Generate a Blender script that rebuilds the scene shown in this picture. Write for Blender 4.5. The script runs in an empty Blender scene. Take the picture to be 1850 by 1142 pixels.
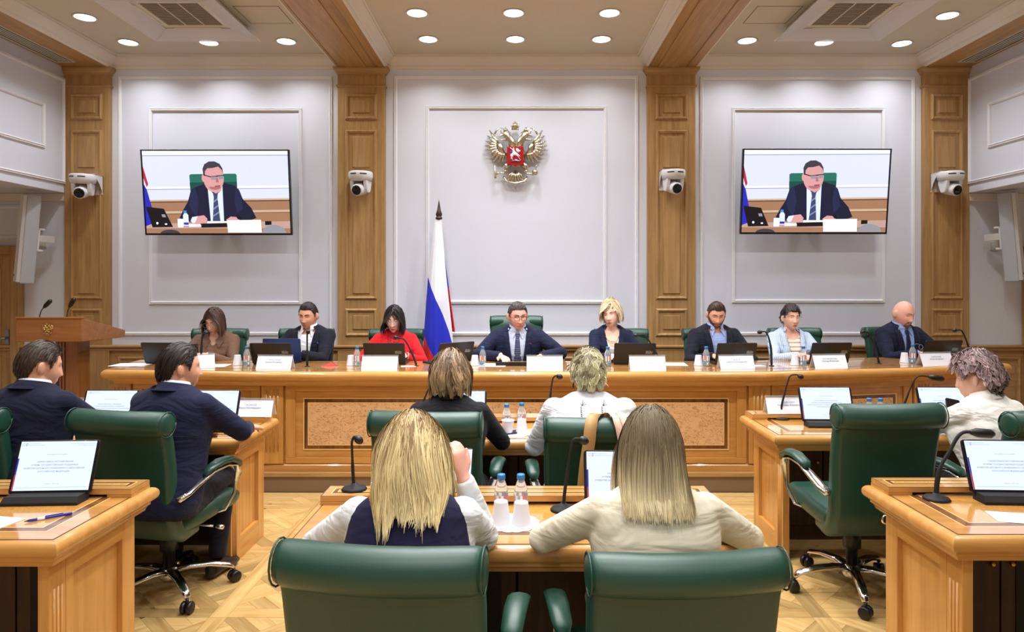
import bpy, bmesh, math, random
import numpy as np
from mathutils import Vector, Matrix, Euler
R = math.radians
scene = bpy.context.scene
COL = scene.collection
rng = random.Random(7)
nrng = np.random.default_rng(11)

# ------------------------------------------------------------------ camera, world, exposure, lamps
FPX, VPX, VPY, CAMZ = 1230.0, 941.0, 509.0, 1.64
cam_data = bpy.data.cameras.new('camera')
cam = bpy.data.objects.new('camera', cam_data)
COL.objects.link(cam)
scene.camera = cam
cam.location = (0, 0, CAMZ)
cam.rotation_euler = (R(90), 0, 0)
cam_data.sensor_width = 36
cam_data.sensor_fit = 'HORIZONTAL'
cam_data.lens = FPX / 1850 * 36
cam_data.shift_x = -(VPX - 925) / 1850
cam_data.shift_y = -(571 - VPY) / 1850
cam_data.clip_start = 0.05
scene.view_settings.view_transform = 'Standard'
scene.view_settings.look = 'None'
scene.view_settings.exposure = -0.80
scene.view_settings.gamma = 1.0
scene.view_settings.use_curve_mapping = False
scene.cycles.use_denoising = True
scene.cycles.max_bounces = 8
scene.cycles.sample_clamp_indirect = 4.0

world = bpy.data.worlds.new('world')
scene.world = world
world.use_nodes = True
world.node_tree.nodes['Background'].inputs[0].default_value = (0.8, 0.85, 1.0, 1)
world.node_tree.nodes['Background'].inputs[1].default_value = 0.07

CEIL = 4.05          # ceiling plane
BEAMZ = 3.92         # underside of the oak beams
WALLD = 7.30         # back wall
LIGHT_COL = (0.955, 0.97, 1.0)
def lamp(x, y, z, power, size=0.17, spread=130, name='downlight_lamp'):
    l = bpy.data.lights.new(name, 'AREA')
    l.shape = 'DISK'; l.size = size; l.energy = power; l.color = LIGHT_COL; l.spread = R(spread)
    o = bpy.data.objects.new(name, l); COL.objects.link(o)
    o.location = (x, y, z)
    return o
DOWN = [(-3.95, 6.85), (-3.14, 6.85), (-2.35, 6.82), (-0.92, 6.76), (-0.055, 6.76), (0.80, 6.76),
        (2.26, 6.80), (3.05, 6.85), (3.85, 6.88), (-3.97, 6.2), (-0.93, 6.1), (-0.065, 6.1), (0.795, 6.1), (3.86, 6.16)]
for (x, y) in DOWN:
    lamp(x, y, CEIL - 0.035, 11 if y > 6.5 else 16)
for y in (4.9, 3.4, 1.9, 0.3, -1.4):          # the rows of downlights nearer to and behind the camera
    for x in (-3.6, -2.6, -0.9, -0.06, 0.8, 2.5, 3.5):
        lamp(x, y, CEIL - 0.035, (40 if abs(x) < 2 else 24) * (1.04 if y > 3 else .45))

# ------------------------------------------------------------------ materials
MATS = {}
def new_mat(name):
    m = bpy.data.materials.new(name); m.use_nodes = True
    nt = m.node_tree
    return m, nt, nt.nodes['Principled BSDF']
def lin(c):
    return tuple(((v / 255) / 12.92 if v / 255 <= .04045 else ((v / 255 + .055) / 1.055) ** 2.4) for v in c)
def plain(name, srgb, rough=0.5, metal=0.0, spec=0.5, coat=0.0, bump=0.0, bscale=200, var=0.0, vscale=6, sheen=0.0):
    m, nt, b = new_mat(name)
    c = lin(srgb)
    b.inputs['Base Color'].default_value = (*c, 1)
    b.inputs['Roughness'].default_value = rough
    b.inputs['Metallic'].default_value = metal
    b.inputs['Specular IOR Level'].default_value = spec
    b.inputs['Coat Weight'].default_value = coat
    if sheen:
        b.inputs['Sheen Weight'].default_value = sheen
    tc = None
    if bump or var:
        tc = nt.nodes.new('ShaderNodeTexCoord')
    if bump:
        n = nt.nodes.new('ShaderNodeTexNoise'); n.inputs['Scale'].default_value = bscale; n.inputs['Detail'].default_value = 3
        nt.links.new(tc.outputs['Object'], n.inputs['Vector'])
        bp = nt.nodes.new('ShaderNodeBump'); bp.inputs['Strength'].default_value = bump; bp.inputs['Distance'].default_value = 0.01
        nt.links.new(n.outputs['Fac'], bp.inputs['Height']); nt.links.new(bp.outputs['Normal'], b.inputs['Normal'])
    if var:
        n = nt.nodes.new('ShaderNodeTexNoise'); n.inputs['Scale'].default_value = vscale; n.inputs['Detail'].default_value = 4
        nt.links.new(tc.outputs['Object'], n.inputs['Vector'])
        mx = nt.nodes.new('ShaderNodeMix'); mx.data_type = 'RGBA'
        mx.inputs['A'].default_value = (*[v * (1 - var) for v in c], 1); mx.inputs['B'].default_value = (*[min(1, v * (1 + var)) for v in c], 1)
        nt.links.new(n.outputs['Fac'], mx.inputs['Factor']); nt.links.new(mx.outputs['Result'], b.inputs['Base Color'])
    MATS[name] = m
    return m
def wood(name, srgb_a, srgb_b, axis='z', rough=0.38, coat=0.0, scale=1.0, rand=0.0, stretch=14):
    m, nt, b = new_mat(name)
    tc = nt.nodes.new('ShaderNodeTexCoord')
    mp = nt.nodes.new('ShaderNodeMapping')
    hi = 26 * scale; lo = hi / stretch
    mp.inputs['Scale'].default_value = (lo if axis == 'x' else hi, lo if axis == 'y' else hi, lo if axis == 'z' else hi)
    src = tc.outputs['Object']
    oi = nt.nodes.new('ShaderNodeObjectInfo')
    vm = nt.nodes.new('ShaderNodeVectorMath'); vm.operation = 'ADD'
    sc = nt.nodes.new('ShaderNodeVectorMath'); sc.operation = 'SCALE'; sc.inputs['Scale'].default_value = 17
    cb = nt.nodes.new('ShaderNodeCombineXYZ')
    for k in range(3): nt.links.new(oi.outputs['Random'], cb.inputs[k])
    nt.links.new(cb.outputs[0], sc.inputs[0]); nt.links.new(src, vm.inputs[0]); nt.links.new(sc.outputs[0], vm.inputs[1])
    nt.links.new(vm.outputs[0], mp.inputs['Vector'])
    n = nt.nodes.new('ShaderNodeTexNoise'); n.inputs['Scale'].default_value = 1.0; n.inputs['Detail'].default_value = 6; n.inputs['Roughness'].default_value = .62
    n.inputs['Distortion'].default_value = 0.6
    nt.links.new(mp.outputs[0], n.inputs['Vector'])
    cr = nt.nodes.new('ShaderNodeValToRGB')
    cr.color_ramp.elements[0].position = .3; cr.color_ramp.elements[1].position = .7
    cr.color_ramp.elements[0].color = (*lin(srgb_b), 1); cr.color_ramp.elements[1].color = (*lin(srgb_a), 1)
    nt.links.new(n.outputs['Fac'], cr.inputs['Fac'])
    out = cr.outputs['Color']
    if rand:
        hs = nt.nodes.new('ShaderNodeHueSaturation')
        mr = nt.nodes.new('ShaderNodeMapRange'); mr.inputs['To Min'].default_value = 1 - rand; mr.inputs['To Max'].default_value = 1 + rand
        nt.links.new(oi.outputs['Random'], mr.inputs['Value']); nt.links.new(mr.outputs[0], hs.inputs['Value'])
        nt.links.new(out, hs.inputs['Color']); out = hs.outputs['Color']
    nt.links.new(out, b.inputs['Base Color'])
    b.inputs['Roughness'].default_value = rough
    b.inputs['Coat Weight'].default_value = coat; b.inputs['Coat Roughness'].default_value = 0.04
    bp = nt.nodes.new('ShaderNodeBump'); bp.inputs['Strength'].default_value = 0.06; bp.inputs['Distance'].default_value = 0.004
    nt.links.new(n.outputs['Fac'], bp.inputs['Height']); nt.links.new(bp.outputs['Normal'], b.inputs['Normal'])
    MATS[name] = m
    return m
def emit(name, srgb, strength=1.0):
    m, nt, b = new_mat(name)
    b.inputs['Base Color'].default_value = (0.01, 0.01, 0.01, 1)
    b.inputs['Roughness'].default_value = 0.25
    b.inputs['Emission Color'].default_value = (*lin(srgb), 1); b.inputs['Emission Strength'].default_value = strength
    MATS[name] = m
    return m
def burl(name, base, dark, scale=60, thr=.56, rough=.3, coat=.0, stretch=(1, 1, 1)):
    m, nt, b = new_mat(name)
    tc = nt.nodes.new('ShaderNodeTexCoord'); mp = nt.nodes.new('ShaderNodeMapping'); mp.inputs['Scale'].default_value = stretch
    nt.links.new(tc.outputs['Object'], mp.inputs['Vector'])
    n = nt.nodes.new('ShaderNodeTexNoise'); n.inputs['Scale'].default_value = scale; n.inputs['Detail'].default_value = 2; n.inputs['Distortion'].default_value = 1.2
    nt.links.new(mp.outputs[0], n.inputs['Vector'])
    cr = nt.nodes.new('ShaderNodeValToRGB')
    e = cr.color_ramp.elements
    e[0].position = thr - .02; e[0].color = (0, 0, 0, 1); e[1].position = thr + .06; e[1].color = (0, 0, 0, 1)
    x = e.new(thr + .02); x.color = (1, 1, 1, 1)
    nt.links.new(n.outputs['Fac'], cr.inputs['Fac'])
    n2 = nt.nodes.new('ShaderNodeTexNoise'); n2.inputs['Scale'].default_value = 9; n2.inputs['Detail'].default_value = 4
    nt.links.new(tc.outputs['Object'], n2.inputs['Vector'])
    c = lin(base)
    m1 = nt.nodes.new('ShaderNodeMix'); m1.data_type = 'RGBA'
    m1.inputs['A'].default_value = (*[v * .8 for v in c], 1); m1.inputs['B'].default_value = (*[min(1, v * 1.15) for v in c], 1)
    nt.links.new(n2.outputs['Fac'], m1.inputs['Factor'])
    m2 = nt.nodes.new('ShaderNodeMix'); m2.data_type = 'RGBA'; m2.inputs['B'].default_value = (*lin(dark), 1)
    nt.links.new(cr.outputs['Color'], m2.inputs['Factor']); nt.links.new(m1.outputs['Result'], m2.inputs['A'])
    nt.links.new(m2.outputs['Result'], b.inputs['Base Color'])
    b.inputs['Roughness'].default_value = rough; b.inputs['Coat Weight'].default_value = coat; b.inputs['Coat Roughness'].default_value = .04
    MATS[name] = m
    return m
def tinted(name, base_rough=.45, attr='tint', spec=.5, aniso=0.0):
    """colour read from the strands' own colour attribute (natural strand to strand variation)"""
    m, nt, b = new_mat(name)
    a = nt.nodes.new('ShaderNodeAttribute'); a.attribute_name = attr
    nt.links.new(a.outputs['Color'], b.inputs['Base Color'])
    b.inputs['Roughness'].default_value = base_rough; b.inputs['Specular IOR Level'].default_value = spec
    MATS[name] = m
    return m
def cloth(name, srgb, rough=.85, wr=.25, wscale=7, weave=0.1, stripe=None, sheen=.04):
    m, nt, b = new_mat(name)
    c = lin(srgb)
    tc = nt.nodes.new('ShaderNodeTexCoord')
    n = nt.nodes.new('ShaderNodeTexNoise'); n.inputs['Scale'].default_value = wscale; n.inputs['Detail'].default_value = 2.5; n.inputs['Distortion'].default_value = 1.6
    mp = nt.nodes.new('ShaderNodeMapping'); mp.inputs['Scale'].default_value = (.55, .8, 1.5); mp.inputs['Rotation'].default_value = (0, .35, .2)
    nt.links.new(tc.outputs['Object'], mp.inputs['Vector']); nt.links.new(mp.outputs[0], n.inputs['Vector'])
    w = nt.nodes.new('ShaderNodeTexNoise'); w.inputs['Scale'].default_value = 420
    nt.links.new(tc.outputs['Object'], w.inputs['Vector'])
    b1 = nt.nodes.new('ShaderNodeBump'); b1.inputs['Strength'].default_value = wr; b1.inputs['Distance'].default_value = 0.06
    nt.links.new(n.outputs['Fac'], b1.inputs['Height'])
    b2 = nt.nodes.new('ShaderNodeBump'); b2.inputs['Strength'].default_value = weave; b2.inputs['Distance'].default_value = 0.002
    nt.links.new(w.outputs['Fac'], b2.inputs['Height']); nt.links.new(b1.outputs['Normal'], b2.inputs['Normal'])
    nt.links.new(b2.outputs['Normal'], b.inputs['Normal'])
    b.inputs['Base Color'].default_value = (*c, 1)
    if stripe:
        sx = nt.nodes.new('ShaderNodeSeparateXYZ'); nt.links.new(tc.outputs['Object'], sx.inputs[0])
        mu = nt.nodes.new('ShaderNodeMath'); mu.operation = 'MULTIPLY'; mu.inputs[1].default_value = stripe[1]
        nt.links.new(sx.outputs[stripe[2]], mu.inputs[0])
        fr = nt.nodes.new('ShaderNodeMath'); fr.operation = 'FRACT'; nt.links.new(mu.outputs[0], fr.inputs[0])
        lt = nt.nodes.new('ShaderNodeMath'); lt.operation = 'LESS_THAN'; lt.inputs[1].default_value = stripe[3]; nt.links.new(fr.outputs[0], lt.inputs[0])
        mx = nt.nodes.new('ShaderNodeMix'); mx.data_type = 'RGBA'; mx.inputs['A'].default_value = (*c, 1); mx.inputs['B'].default_value = (*lin(stripe[0]), 1)
        nt.links.new(lt.outputs[0], mx.inputs['Factor']); nt.links.new(mx.outputs['Result'], b.inputs['Base Color'])
    b.inputs['Roughness'].default_value = rough; b.inputs['Sheen Weight'].default_value = sheen
    b.inputs['Specular IOR Level'].default_value = .25
    MATS[name] = m
    return m

OAK_A, OAK_B = (186, 148, 96), (154, 116, 68)
for ax in 'xyz':
    wood('oak_' + ax, OAK_A, OAK_B, ax, rough=.42)
    wood('cherry_' + ax, (211, 156, 84), (184, 128, 60), ax, rough=.22, coat=.35, scale=.7)
    wood('walnut_' + ax, (140, 88, 46), (88, 52, 24), ax, rough=.25, coat=.4)
    wood('gloss_' + ax, (206, 152, 86), (178, 124, 62), ax, rough=.13, coat=.8, scale=.7)
wood('parquet', (204, 172, 112), (166, 128, 74), 'x', rough=.33, coat=.12, rand=.30)
wood('lectern_wood', (176, 114, 58), (146, 90, 42), 'x', rough=.32, coat=.2)
wood('lectern_wood_z', (170, 110, 56), (138, 84, 40), 'z', rough=.32, coat=.2)
wood('interior_wood', (74, 45, 24), (46, 27, 14), 'z', rough=.6)
plain('maple_line', (232, 196, 128), rough=.25, coat=.4)
plain('joint', (70, 42, 20), rough=.6)
burl('karelian', (230, 184, 132), (172, 112, 68), scale=30, thr=.54, rough=.3, coat=.3, stretch=(.7, 1, 1.5))
burl('burl_top', (206, 150, 74), (176, 112, 46), scale=70, thr=.52, rough=.13, coat=.8)
plain('wall_paint', (216, 219, 230), rough=.75, bump=.05, bscale=260)
plain('white_trim', (234, 235, 239), rough=.5)
plain('ceiling_paint', (206, 198, 180), rough=.85)
plain('plaster_crown', (222, 216, 206), rough=.7)
plain('plinth_paint', (128, 104, 80), rough=.6)
plain('floor_base', (92, 60, 30), rough=.7)
plain('black_plastic', (16, 16, 18), rough=.38)
plain('black_matte', (10, 10, 11), rough=.7)
plain('dark_bezel', (12, 13, 20), rough=.25)
plain('white_plastic', (222, 222, 224), rough=.35)
plain('grey_plastic', (176, 180, 186), rough=.45)
plain('ivory_plastic', (206, 200, 184), rough=.45)
plain('chrome', (220, 222, 226), rough=.12, metal=1.0)
plain('steel', (150, 152, 158), rough=.3, metal=1.0)
plain('gold', (226, 200, 128), rough=.22, metal=1.0)
plain('brass', (196, 160, 82), rough=.25, metal=1.0)
plain('silver_gilt', (226, 220, 196), rough=.2, metal=1.0)
plain('shield_red', (168, 14, 26), rough=.3)
plain('shield_white', (232, 232, 236), rough=.3)
plain('shield_blue', (40, 70, 160), rough=.3)
plain('paper', (236, 237, 242), rough=.7)
plain('card', (238, 239, 245), rough=.45)
plain('cup', (222, 223, 228), rough=.5)
plain('ink', (40, 42, 60), rough=.6)
plain('ink_grey', (158, 164, 186), rough=.6)
plain('ink_blue', (96, 140, 196), rough=.6)
plain('red_card', (196, 30, 24), rough=.6)
plain('cap_blue', (34, 120, 186), rough=.35)
plain('label_blue', (60, 150, 190), rough=.4)
plain('label_white', (226, 234, 238), rough=.4)
plain('label_red', (222, 120, 116), rough=.4)
plain('laptop_blue', (22, 32, 84), rough=.35)
plain('pen_blue', (34, 46, 150), rough=.3)
plain('lens_black', (6, 6, 8), rough=.08)
plain('tan_leather', (178, 140, 84), rough=.5, bump=.1)
plain('pink_leather', (226, 184, 160), rough=.5, bump=.1)
plain('flag_white', (232, 234, 240), rough=.8)
plain('flag_blue', (34, 48, 200), rough=.8)
plain('flag_red', (222, 36, 34), rough=.8)
plain('dark_brown', (56, 34, 26), rough=.35)
plain('leather_green', (25, 68, 54), rough=.36, bump=.07, bscale=620, spec=.6)
plain('laptop_logo', (150, 150, 140), rough=.4, metal=.6)
plain('doily', (224, 225, 232), rough=.8)
emit('lamp_disc', (255, 250, 246), 14)
emit('slide_white', (228, 241, 255), 2.0)
emit('slide_white_b', (246, 249, 255), 2.15)
emit('slide_text', (72, 84, 176), 1.56)
emit('slide_faint', (140, 158, 200), 1.75)
emit('slide_blue', (40, 40, 200), 1.75)
emit('slide_red', (206, 60, 84), 1.56)
def clear_plastic(name, srgb, rough=.04, trans=.9, ior=1.2):
    m, nt, b = new_mat(name)
    b.inputs['Base Color'].default_value = (*lin(srgb), 1); b.inputs['Roughness'].default_value = rough
    b.inputs['Transmission Weight'].default_value = trans; b.inputs['IOR'].default_value = ior
    MATS[name] = m
clear_plastic('clear_pet', (236, 246, 252), .05, .78, 1.06)
clear_plastic('frosted', (240, 240, 244), .18, .35, 1.1)
plain('grille_grey', (150, 138, 120), rough=.6)
m = bpy.data.materials.new('spectacle_glass'); m.use_nodes = True; nt = m.node_tree; nt.nodes.clear()
_o = nt.nodes.new('ShaderNodeOutputMaterial'); _m = nt.nodes.new('ShaderNodeMixShader'); _m.inputs[0].default_value = .07
_t = nt.nodes.new('ShaderNodeBsdfTransparent'); _g = nt.nodes.new('ShaderNodeBsdfGlossy'); _g.inputs['Roughness'].default_value = .03
nt.links.new(_t.outputs[0], _m.inputs[1]); nt.links.new(_g.outputs[0], _m.inputs[2]); nt.links.new(_m.outputs[0], _o.inputs[0]); MATS['spectacle_glass'] = m

# ------------------------------------------------------------------ mesh helpers
class MB:
    def __init__(s): s.v = []; s.f = []; s.m = []; s.s = []
    def add(s, vs, fs, mi=0, smooth=False, M=None):
        o = len(s.v)
        if M is not None: vs = [M @ Vector(v) for v in vs]
        s.v.extend([tuple(v) for v in vs])
        for f in fs:
            s.f.append(tuple(i + o for i in f)); s.m.append(mi); s.s.append(smooth)
        return s
    def box(s, x0, x1, y0, y1, z0, z1, mi=0, M=None):
        v = [(x0, y0, z0), (x1, y0, z0), (x1, y1, z0), (x0, y1, z0), (x0, y0, z1), (x1, y0, z1), (x1, y1, z1), (x0, y1, z1)]
        f = [(3, 2, 1, 0), (4, 5, 6, 7), (0, 1, 5, 4), (1, 2, 6, 5), (2, 3, 7, 6), (3, 0, 4, 7)]
        return s.add(v, f, mi, False, M)
    def sweep(s, outline, prof, mi=0, cap0=True, cap1=True, smooth=False, closed=True, split=False):
        """outline: CCW polygon (x, y); prof: list of (offset outwards, z) from bottom to top"""
        n = len(outline); rings = []
        for (o, z) in prof:
            ring = []
            for i in range(n):
                p = Vector(outline[i]); a = Vector(outline[i - 1]); b = Vector(outline[(i + 1) % n])
                d1 = (p - a).normalized(); d2 = (b - p).normalized()
                n1 = Vector((d1.y, -d1.x)); n2 = Vector((d2.y, -d2.x))
                k = 1 + n1.dot(n2)
                q = p + (n1 + n2) * (o / max(k, .2))
                ring.append((q.x, q.y, z))
            rings.append(ring)
        vs = [v for r in rings for v in r]; fs = []
        for j in range(len(rings) - 1):
            for i in range(n):
                k = (i + 1) % n
                fs.append((j * n + i, j * n + k, (j + 1) * n + k, (j + 1) * n + i))
        s.add(vs, fs, mi, smooth)
        if split:
            del s.v[-len(vs):], s.f[-len(fs):], s.m[-len(fs):], s.s[-len(fs):]
            for i in range(n):
                k = (i + 1) % n
                s.add([q for r in rings for q in (r[i], r[k])], [(2 * j, 2 * j + 1, 2 * j + 3, 2 * j + 2) for j in range(len(rings) - 1)], mi, True)
        if cap0: s.add(rings[0], [tuple(range(n - 1, -1, -1))], mi)
        if cap1: s.add(rings[-1], [tuple(range(n))], mi)
        return s
    def lathe(s, prof, seg=20, mi=0, M=None, smooth=True, cap=True):
        vs = []; fs = []
        n = len(prof)
        for k in range(seg):
            a = 2 * math.pi * k / seg
            for (r, z) in prof: vs.append((r * math.cos(a), r * math.sin(a), z))
        for k in range(seg):
            k2 = (k + 1) % seg
            for j in range(n - 1):
                fs.append((k * n + j, k2 * n + j, k2 * n + j + 1, k * n + j + 1))
        if cap:
            if prof[0][0] > 1e-6: fs.append(tuple(k * n for k in range(seg - 1, -1, -1)))
            if prof[-1][0] > 1e-6: fs.append(tuple(k * n + n - 1 for k in range(seg)))
        return s.add(vs, fs, mi, smooth, M)
    def tube(s, pts, rad, seg=8, mi=0, smooth=True, M=None, flat=1.0, up=None):
        """swept tube with end caps; rad number or list; flat squashes across 'up'"""
        pts = [Vector(p) for p in pts]; n = len(pts)
        rad = [rad] * n if not hasattr(rad, '__len__') else rad
        t0 = (pts[1] - pts[0]).normalized()
        u = Vector(up) if up is not None else (Vector((0, 0, 1)) if abs(t0.z) < .9 else Vector((1, 0, 0)))
        vs = []; fs = []
        for i in range(n):
            t = (pts[min(i + 1, n - 1)] - pts[max(i - 1, 0)]).normalized()
            a = (u - t * u.dot(t))
            if a.length < 1e-5: a = t.orthogonal()
            a.normalize(); b = t.cross(a)
            if up is None: u = a
            for k in range(seg):
                an = 2 * math.pi * k / seg
                vs.append(pts[i] + a * (math.cos(an) * rad[i] * flat) + b * (math.sin(an) * rad[i]))
        for i in range(n - 1):
            for k in range(seg):
                k2 = (k + 1) % seg
                fs.append((i * seg + k, i * seg + k2, (i + 1) * seg + k2, (i + 1) * seg + k))
        fs.append(tuple(range(seg - 1, -1, -1))); fs.append(tuple((n - 1) * seg + k for k in range(seg)))
        return s.add(vs, fs, mi, smooth, M)
    def ball(s, c, r, seg=14, rings=9, mi=0, M=None, smooth=True):
        r = (r, r, r) if not hasattr(r, '__len__') else r
        vs = []; fs = []
        for j in range(rings + 1):
            th = math.pi * j / rings
            for k in range(seg):
                a = 2 * math.pi * k / seg
                vs.append((c[0] + r[0] * math.sin(th) * math.cos(a), c[1] + r[1] * math.sin(th) * math.sin(a), c[2] - r[2] * math.cos(th)))
        for j in range(rings):
            for k in range(seg):
                k2 = (k + 1) % seg
                fs.append((j * seg + k, j * seg + k2, (j + 1) * seg + k2, (j + 1) * seg + k))
        return s.add(vs, fs, mi, smooth, M)
    def loft(s, rings, mi=0, smooth=True, M=None, closed=True, cap=True):
        n = len(rings[0]); vs = [v for r in rings for v in r]; fs = []
        for j in range(len(rings) - 1):
            for i in range(n if closed else n - 1):
                k = (i + 1) % n
                fs.append((j * n + i, j * n + k, (j + 1) * n + k, (j + 1) * n + i))
        if cap and closed:
            fs.append(tuple(range(n - 1, -1, -1))); fs.append(tuple((len(rings) - 1) * n + k for k in range(n)))
        return s.add(vs, fs, mi, smooth, M)
    def frame(s, o, i, z0, z1, mi=0, M=None):
        """flat rectangular ring: o, i = (x0, x1, y0, y1) outer, inner; top at z1"""
        O = [(o[0], o[2]), (o[1], o[2]), (o[1], o[3]), (o[0], o[3])]; I = [(i[0], i[2]), (i[1], i[2]), (i[1], i[3]), (i[0], i[3])]
        vs = [(*p, z1) for p in O] + [(*p, z1) for p in I] + [(*p, z0) for p in O] + [(*p, z0) for p in I]
        fs = []
        for k in range(4):
            j = (k + 1) % 4
            fs += [(k, j, 4 + j, 4 + k), (8 + j, 8 + k, 12 + k, 12 + j), (k, 8 + k, 8 + j, j), (4 + k, 4 + j, 12 + j, 12 + k)]
        return s.add(vs, fs, mi, False, M)
    def mould(s, o, prof, mi=0, M=None):
        """picture-frame moulding round rect o in local xy; prof = closed list of (inset, height z)"""
        n = len(prof); vs = []; fs = []
        for (a, h) in prof:
            vs += [(o[0] + a, o[2] + a, h), (o[1] - a, o[2] + a, h), (o[1] - a, o[3] - a, h), (o[0] + a, o[3] - a, h)]
        for j in range(n):
            j2 = (j + 1) % n
            for k in range(4):
                k2 = (k + 1) % 4
                fs.append((j * 4 + k, j * 4 + k2, j2 * 4 + k2, j2 * 4 + k))
        return s.add(vs, fs, mi, False, M)
    def mesh(s, name, mats):
        me = bpy.data.meshes.new(name)
        me.from_pydata(s.v, [], s.f)
        for m in mats: me.materials.append(MATS[m] if isinstance(m, str) else m)
        me.polygons.foreach_set('material_index', s.m)
        me.polygons.foreach_set('use_smooth', s.s)
        me.update()
        return me
def link(name, me, parent=None, loc=None, rot=None):
    o = bpy.data.objects.new(name, me); COL.objects.link(o)
    if parent is not None: o.parent = parent
    if loc is not None: o.location = loc
    if rot is not None: o.rotation_euler = rot
    return o
def obj(name, mb, mats, parent=None, loc=None, rot=None, bevel=0, label=None, fixn=False):
    mats = [mats] if isinstance(mats, str) else mats
    me = mb.mesh(name, mats)
    if fixn:
        bm = bmesh.new(); bm.from_mesh(me); bmesh.ops.recalc_face_normals(bm, faces=bm.faces); bm.to_mesh(me); bm.free()
    o = link(name, me, parent, loc, rot)
    if bevel:
        b = o.modifiers.new('edge', 'BEVEL'); b.width = bevel; b.segments = 2; b.limit_method = 'ANGLE'; b.angle_limit = R(40)
        b.harden_normals = False
    if label: o['label'] = label
    return o
def tag(o, label, cat, group=None, kind=None):
    o['label'] = label; o['category'] = cat
    if group: o['group'] = group
    if kind: o['kind'] = kind
    return o
def thing(name, label, cat, loc=(0, 0, 0), rz=0, group=None):
    o = bpy.data.objects.new(name, None); COL.objects.link(o)
    o.empty_display_size = .1
    o.location = loc; o.rotation_euler = (0, 0, rz)
    return tag(o, label, cat, group)
def struct(name, mb, mats, parent=None, bevel=0, loc=None, rot=None):
    o = obj(name, mb, mats, parent, loc, rot, bevel)
    if parent is None: o['kind'] = 'structure'
    return o
def dup(root, loc=None, rz=None, label=None, group=None):
    r = root.copy(); COL.objects.link(r)
    if loc is not None: r.location = loc
    if rz is not None: r.rotation_euler = (0, 0, rz)
    if label: r['label'] = label
    if group: r['group'] = group
    for ch in list(root.children):
        c = ch.copy(); COL.objects.link(c); c.parent = r
        for g in list(ch.children):
            d = g.copy(); COL.objects.link(d); d.parent = c
    return r
def px(x, y, d):
    """point seen at pixel x, y at distance d in front of the camera (used to survey the room)"""
    return ((x - VPX) * d / FPX, d, CAMZ - (y - VPY) * d / FPX)
FRONT = Matrix(((1, 0, 0, 0), (0, 0, -1, 0), (0, 1, 0, 0), (0, 0, 0, 1)))   # local xy -> world xz, local z -> towards the camera
def front_at(y): return Matrix.Translation((0, y, 0)) @ FRONT
def text_mesh(name, lines, mats):
    """lines: (text, size, x, y, material index, align) -> one flat mesh in the xy plane"""
    vs = []; fs = []; ms = []
    for (s, size, x, y, mi, al) in lines:
        c = bpy.data.curves.new('writing', 'FONT'); c.body = s; c.size = size; c.align_x = al; c.resolution_u = 2
        o = bpy.data.objects.new('writing', c); COL.objects.link(o)
        bpy.context.view_layer.update()
        me = bpy.data.meshes.new_from_object(o.evaluated_get(bpy.context.evaluated_depsgraph_get()))
        b = len(vs)
        vs += [(v.co.x + x, v.co.y + y, 0) for v in me.vertices]
        for p in me.polygons: fs.append(tuple(i + b for i in p.vertices)); ms.append(mi)
        bpy.data.objects.remove(o); bpy.data.curves.remove(c); bpy.data.meshes.remove(me)
    me = bpy.data.meshes.new(name); me.from_pydata(vs, [], fs)
    for m in mats: me.materials.append(MATS[m])
    me.polygons.foreach_set('material_index', ms); me.update()
    return me
# ------------------------------------------------------------------ writing (made early, used later)
SLIDE = [("С", .016, -.146, .080, 1, 'LEFT'), ("О", .016, -.134, .080, 1, 'LEFT'), ("I", .020, -.1285, .0785, 1, 'CENTER'), ("СОВЕТ ФЕДЕРАЦИИ", .0046, -.120, .088, 1, 'LEFT'), ("ФЕДЕРАЛЬНОГО СОБРАНИЯ", .0046, -.120, .081, 1, 'LEFT'),
         ("КОМИТЕТ СОВЕТА ФЕДЕРАЦИИ ПО НАУКЕ,", .0046,   .146, .086, 1, 'RIGHT'), ("ОБРАЗОВАНИЮ И КУЛЬТУРЕ", .0046, .146, .079, 1, 'RIGHT'),
         ("Парламентские слушания", .0066, 0, .043, 1, 'CENTER'),
         ("НОРМАТИВНОЕ РЕГУЛИРОВАНИЕ", .0086, 0, .013, 0, 'CENTER'), ("И МЕРЫ ГОСУДАРСТВЕННОЙ ПОДДЕРЖКИ", .0086, 0, .000, 0, 'CENTER'),
         ("РАЗВИТИЯ ШКОЛЬНОГО ИНЖЕНЕРНОГО ОБРАЗОВАНИЯ", .0086, 0, -.013, 0, 'CENTER'), ("В РОССИЙСКОЙ ФЕДЕРАЦИИ", .0086, 0, -.026, 0, 'CENTER'),
         ("3 апреля   2025 год", .0066, 0, -.074, 1, 'CENTER')]
SLIDE_ME = text_mesh('slide_text', SLIDE, ['slide_text', 'slide_faint'])
NAMES = {}
for key, a, b, ink in (('gasanov', 'ГАСАНОВ', 'Расул Магомедович', 0), ('edeskin', 'ВЕДЕСКИН', 'Александр Юрьевич', 0), ('nezhd', 'НЕЖДАНОВ', 'Евгений Валерьевич', 0),
                       ('vera', 'КОВТУН', 'Вера Владимировна', 2), ('center', 'ГУМЕРОВ', 'Александр Петрович', 2), ('blonde', 'СТЕПАНОВА', 'Татьяна Юрьевна', 2),
                       ('dmitri', 'ЦЫЖОВ', 'Дмитрий Александрович', 0), ('svetl', 'СКОЛЬЖАКОВА', 'Светлана Федоровна', 0), ('igor', 'КАРПУНОВ', 'Игорь Евгеньевич', 0)):
    NAMES[key] = text_mesh('name_text', [(a, .0165, 0, .016, 2 if ink == 2 else 1, 'CENTER'), (b, .0145, 0, -.002, 2 if ink == 2 else 0, 'CENTER')], ['ink', 'ink_blue', 'ink_grey'])

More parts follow.
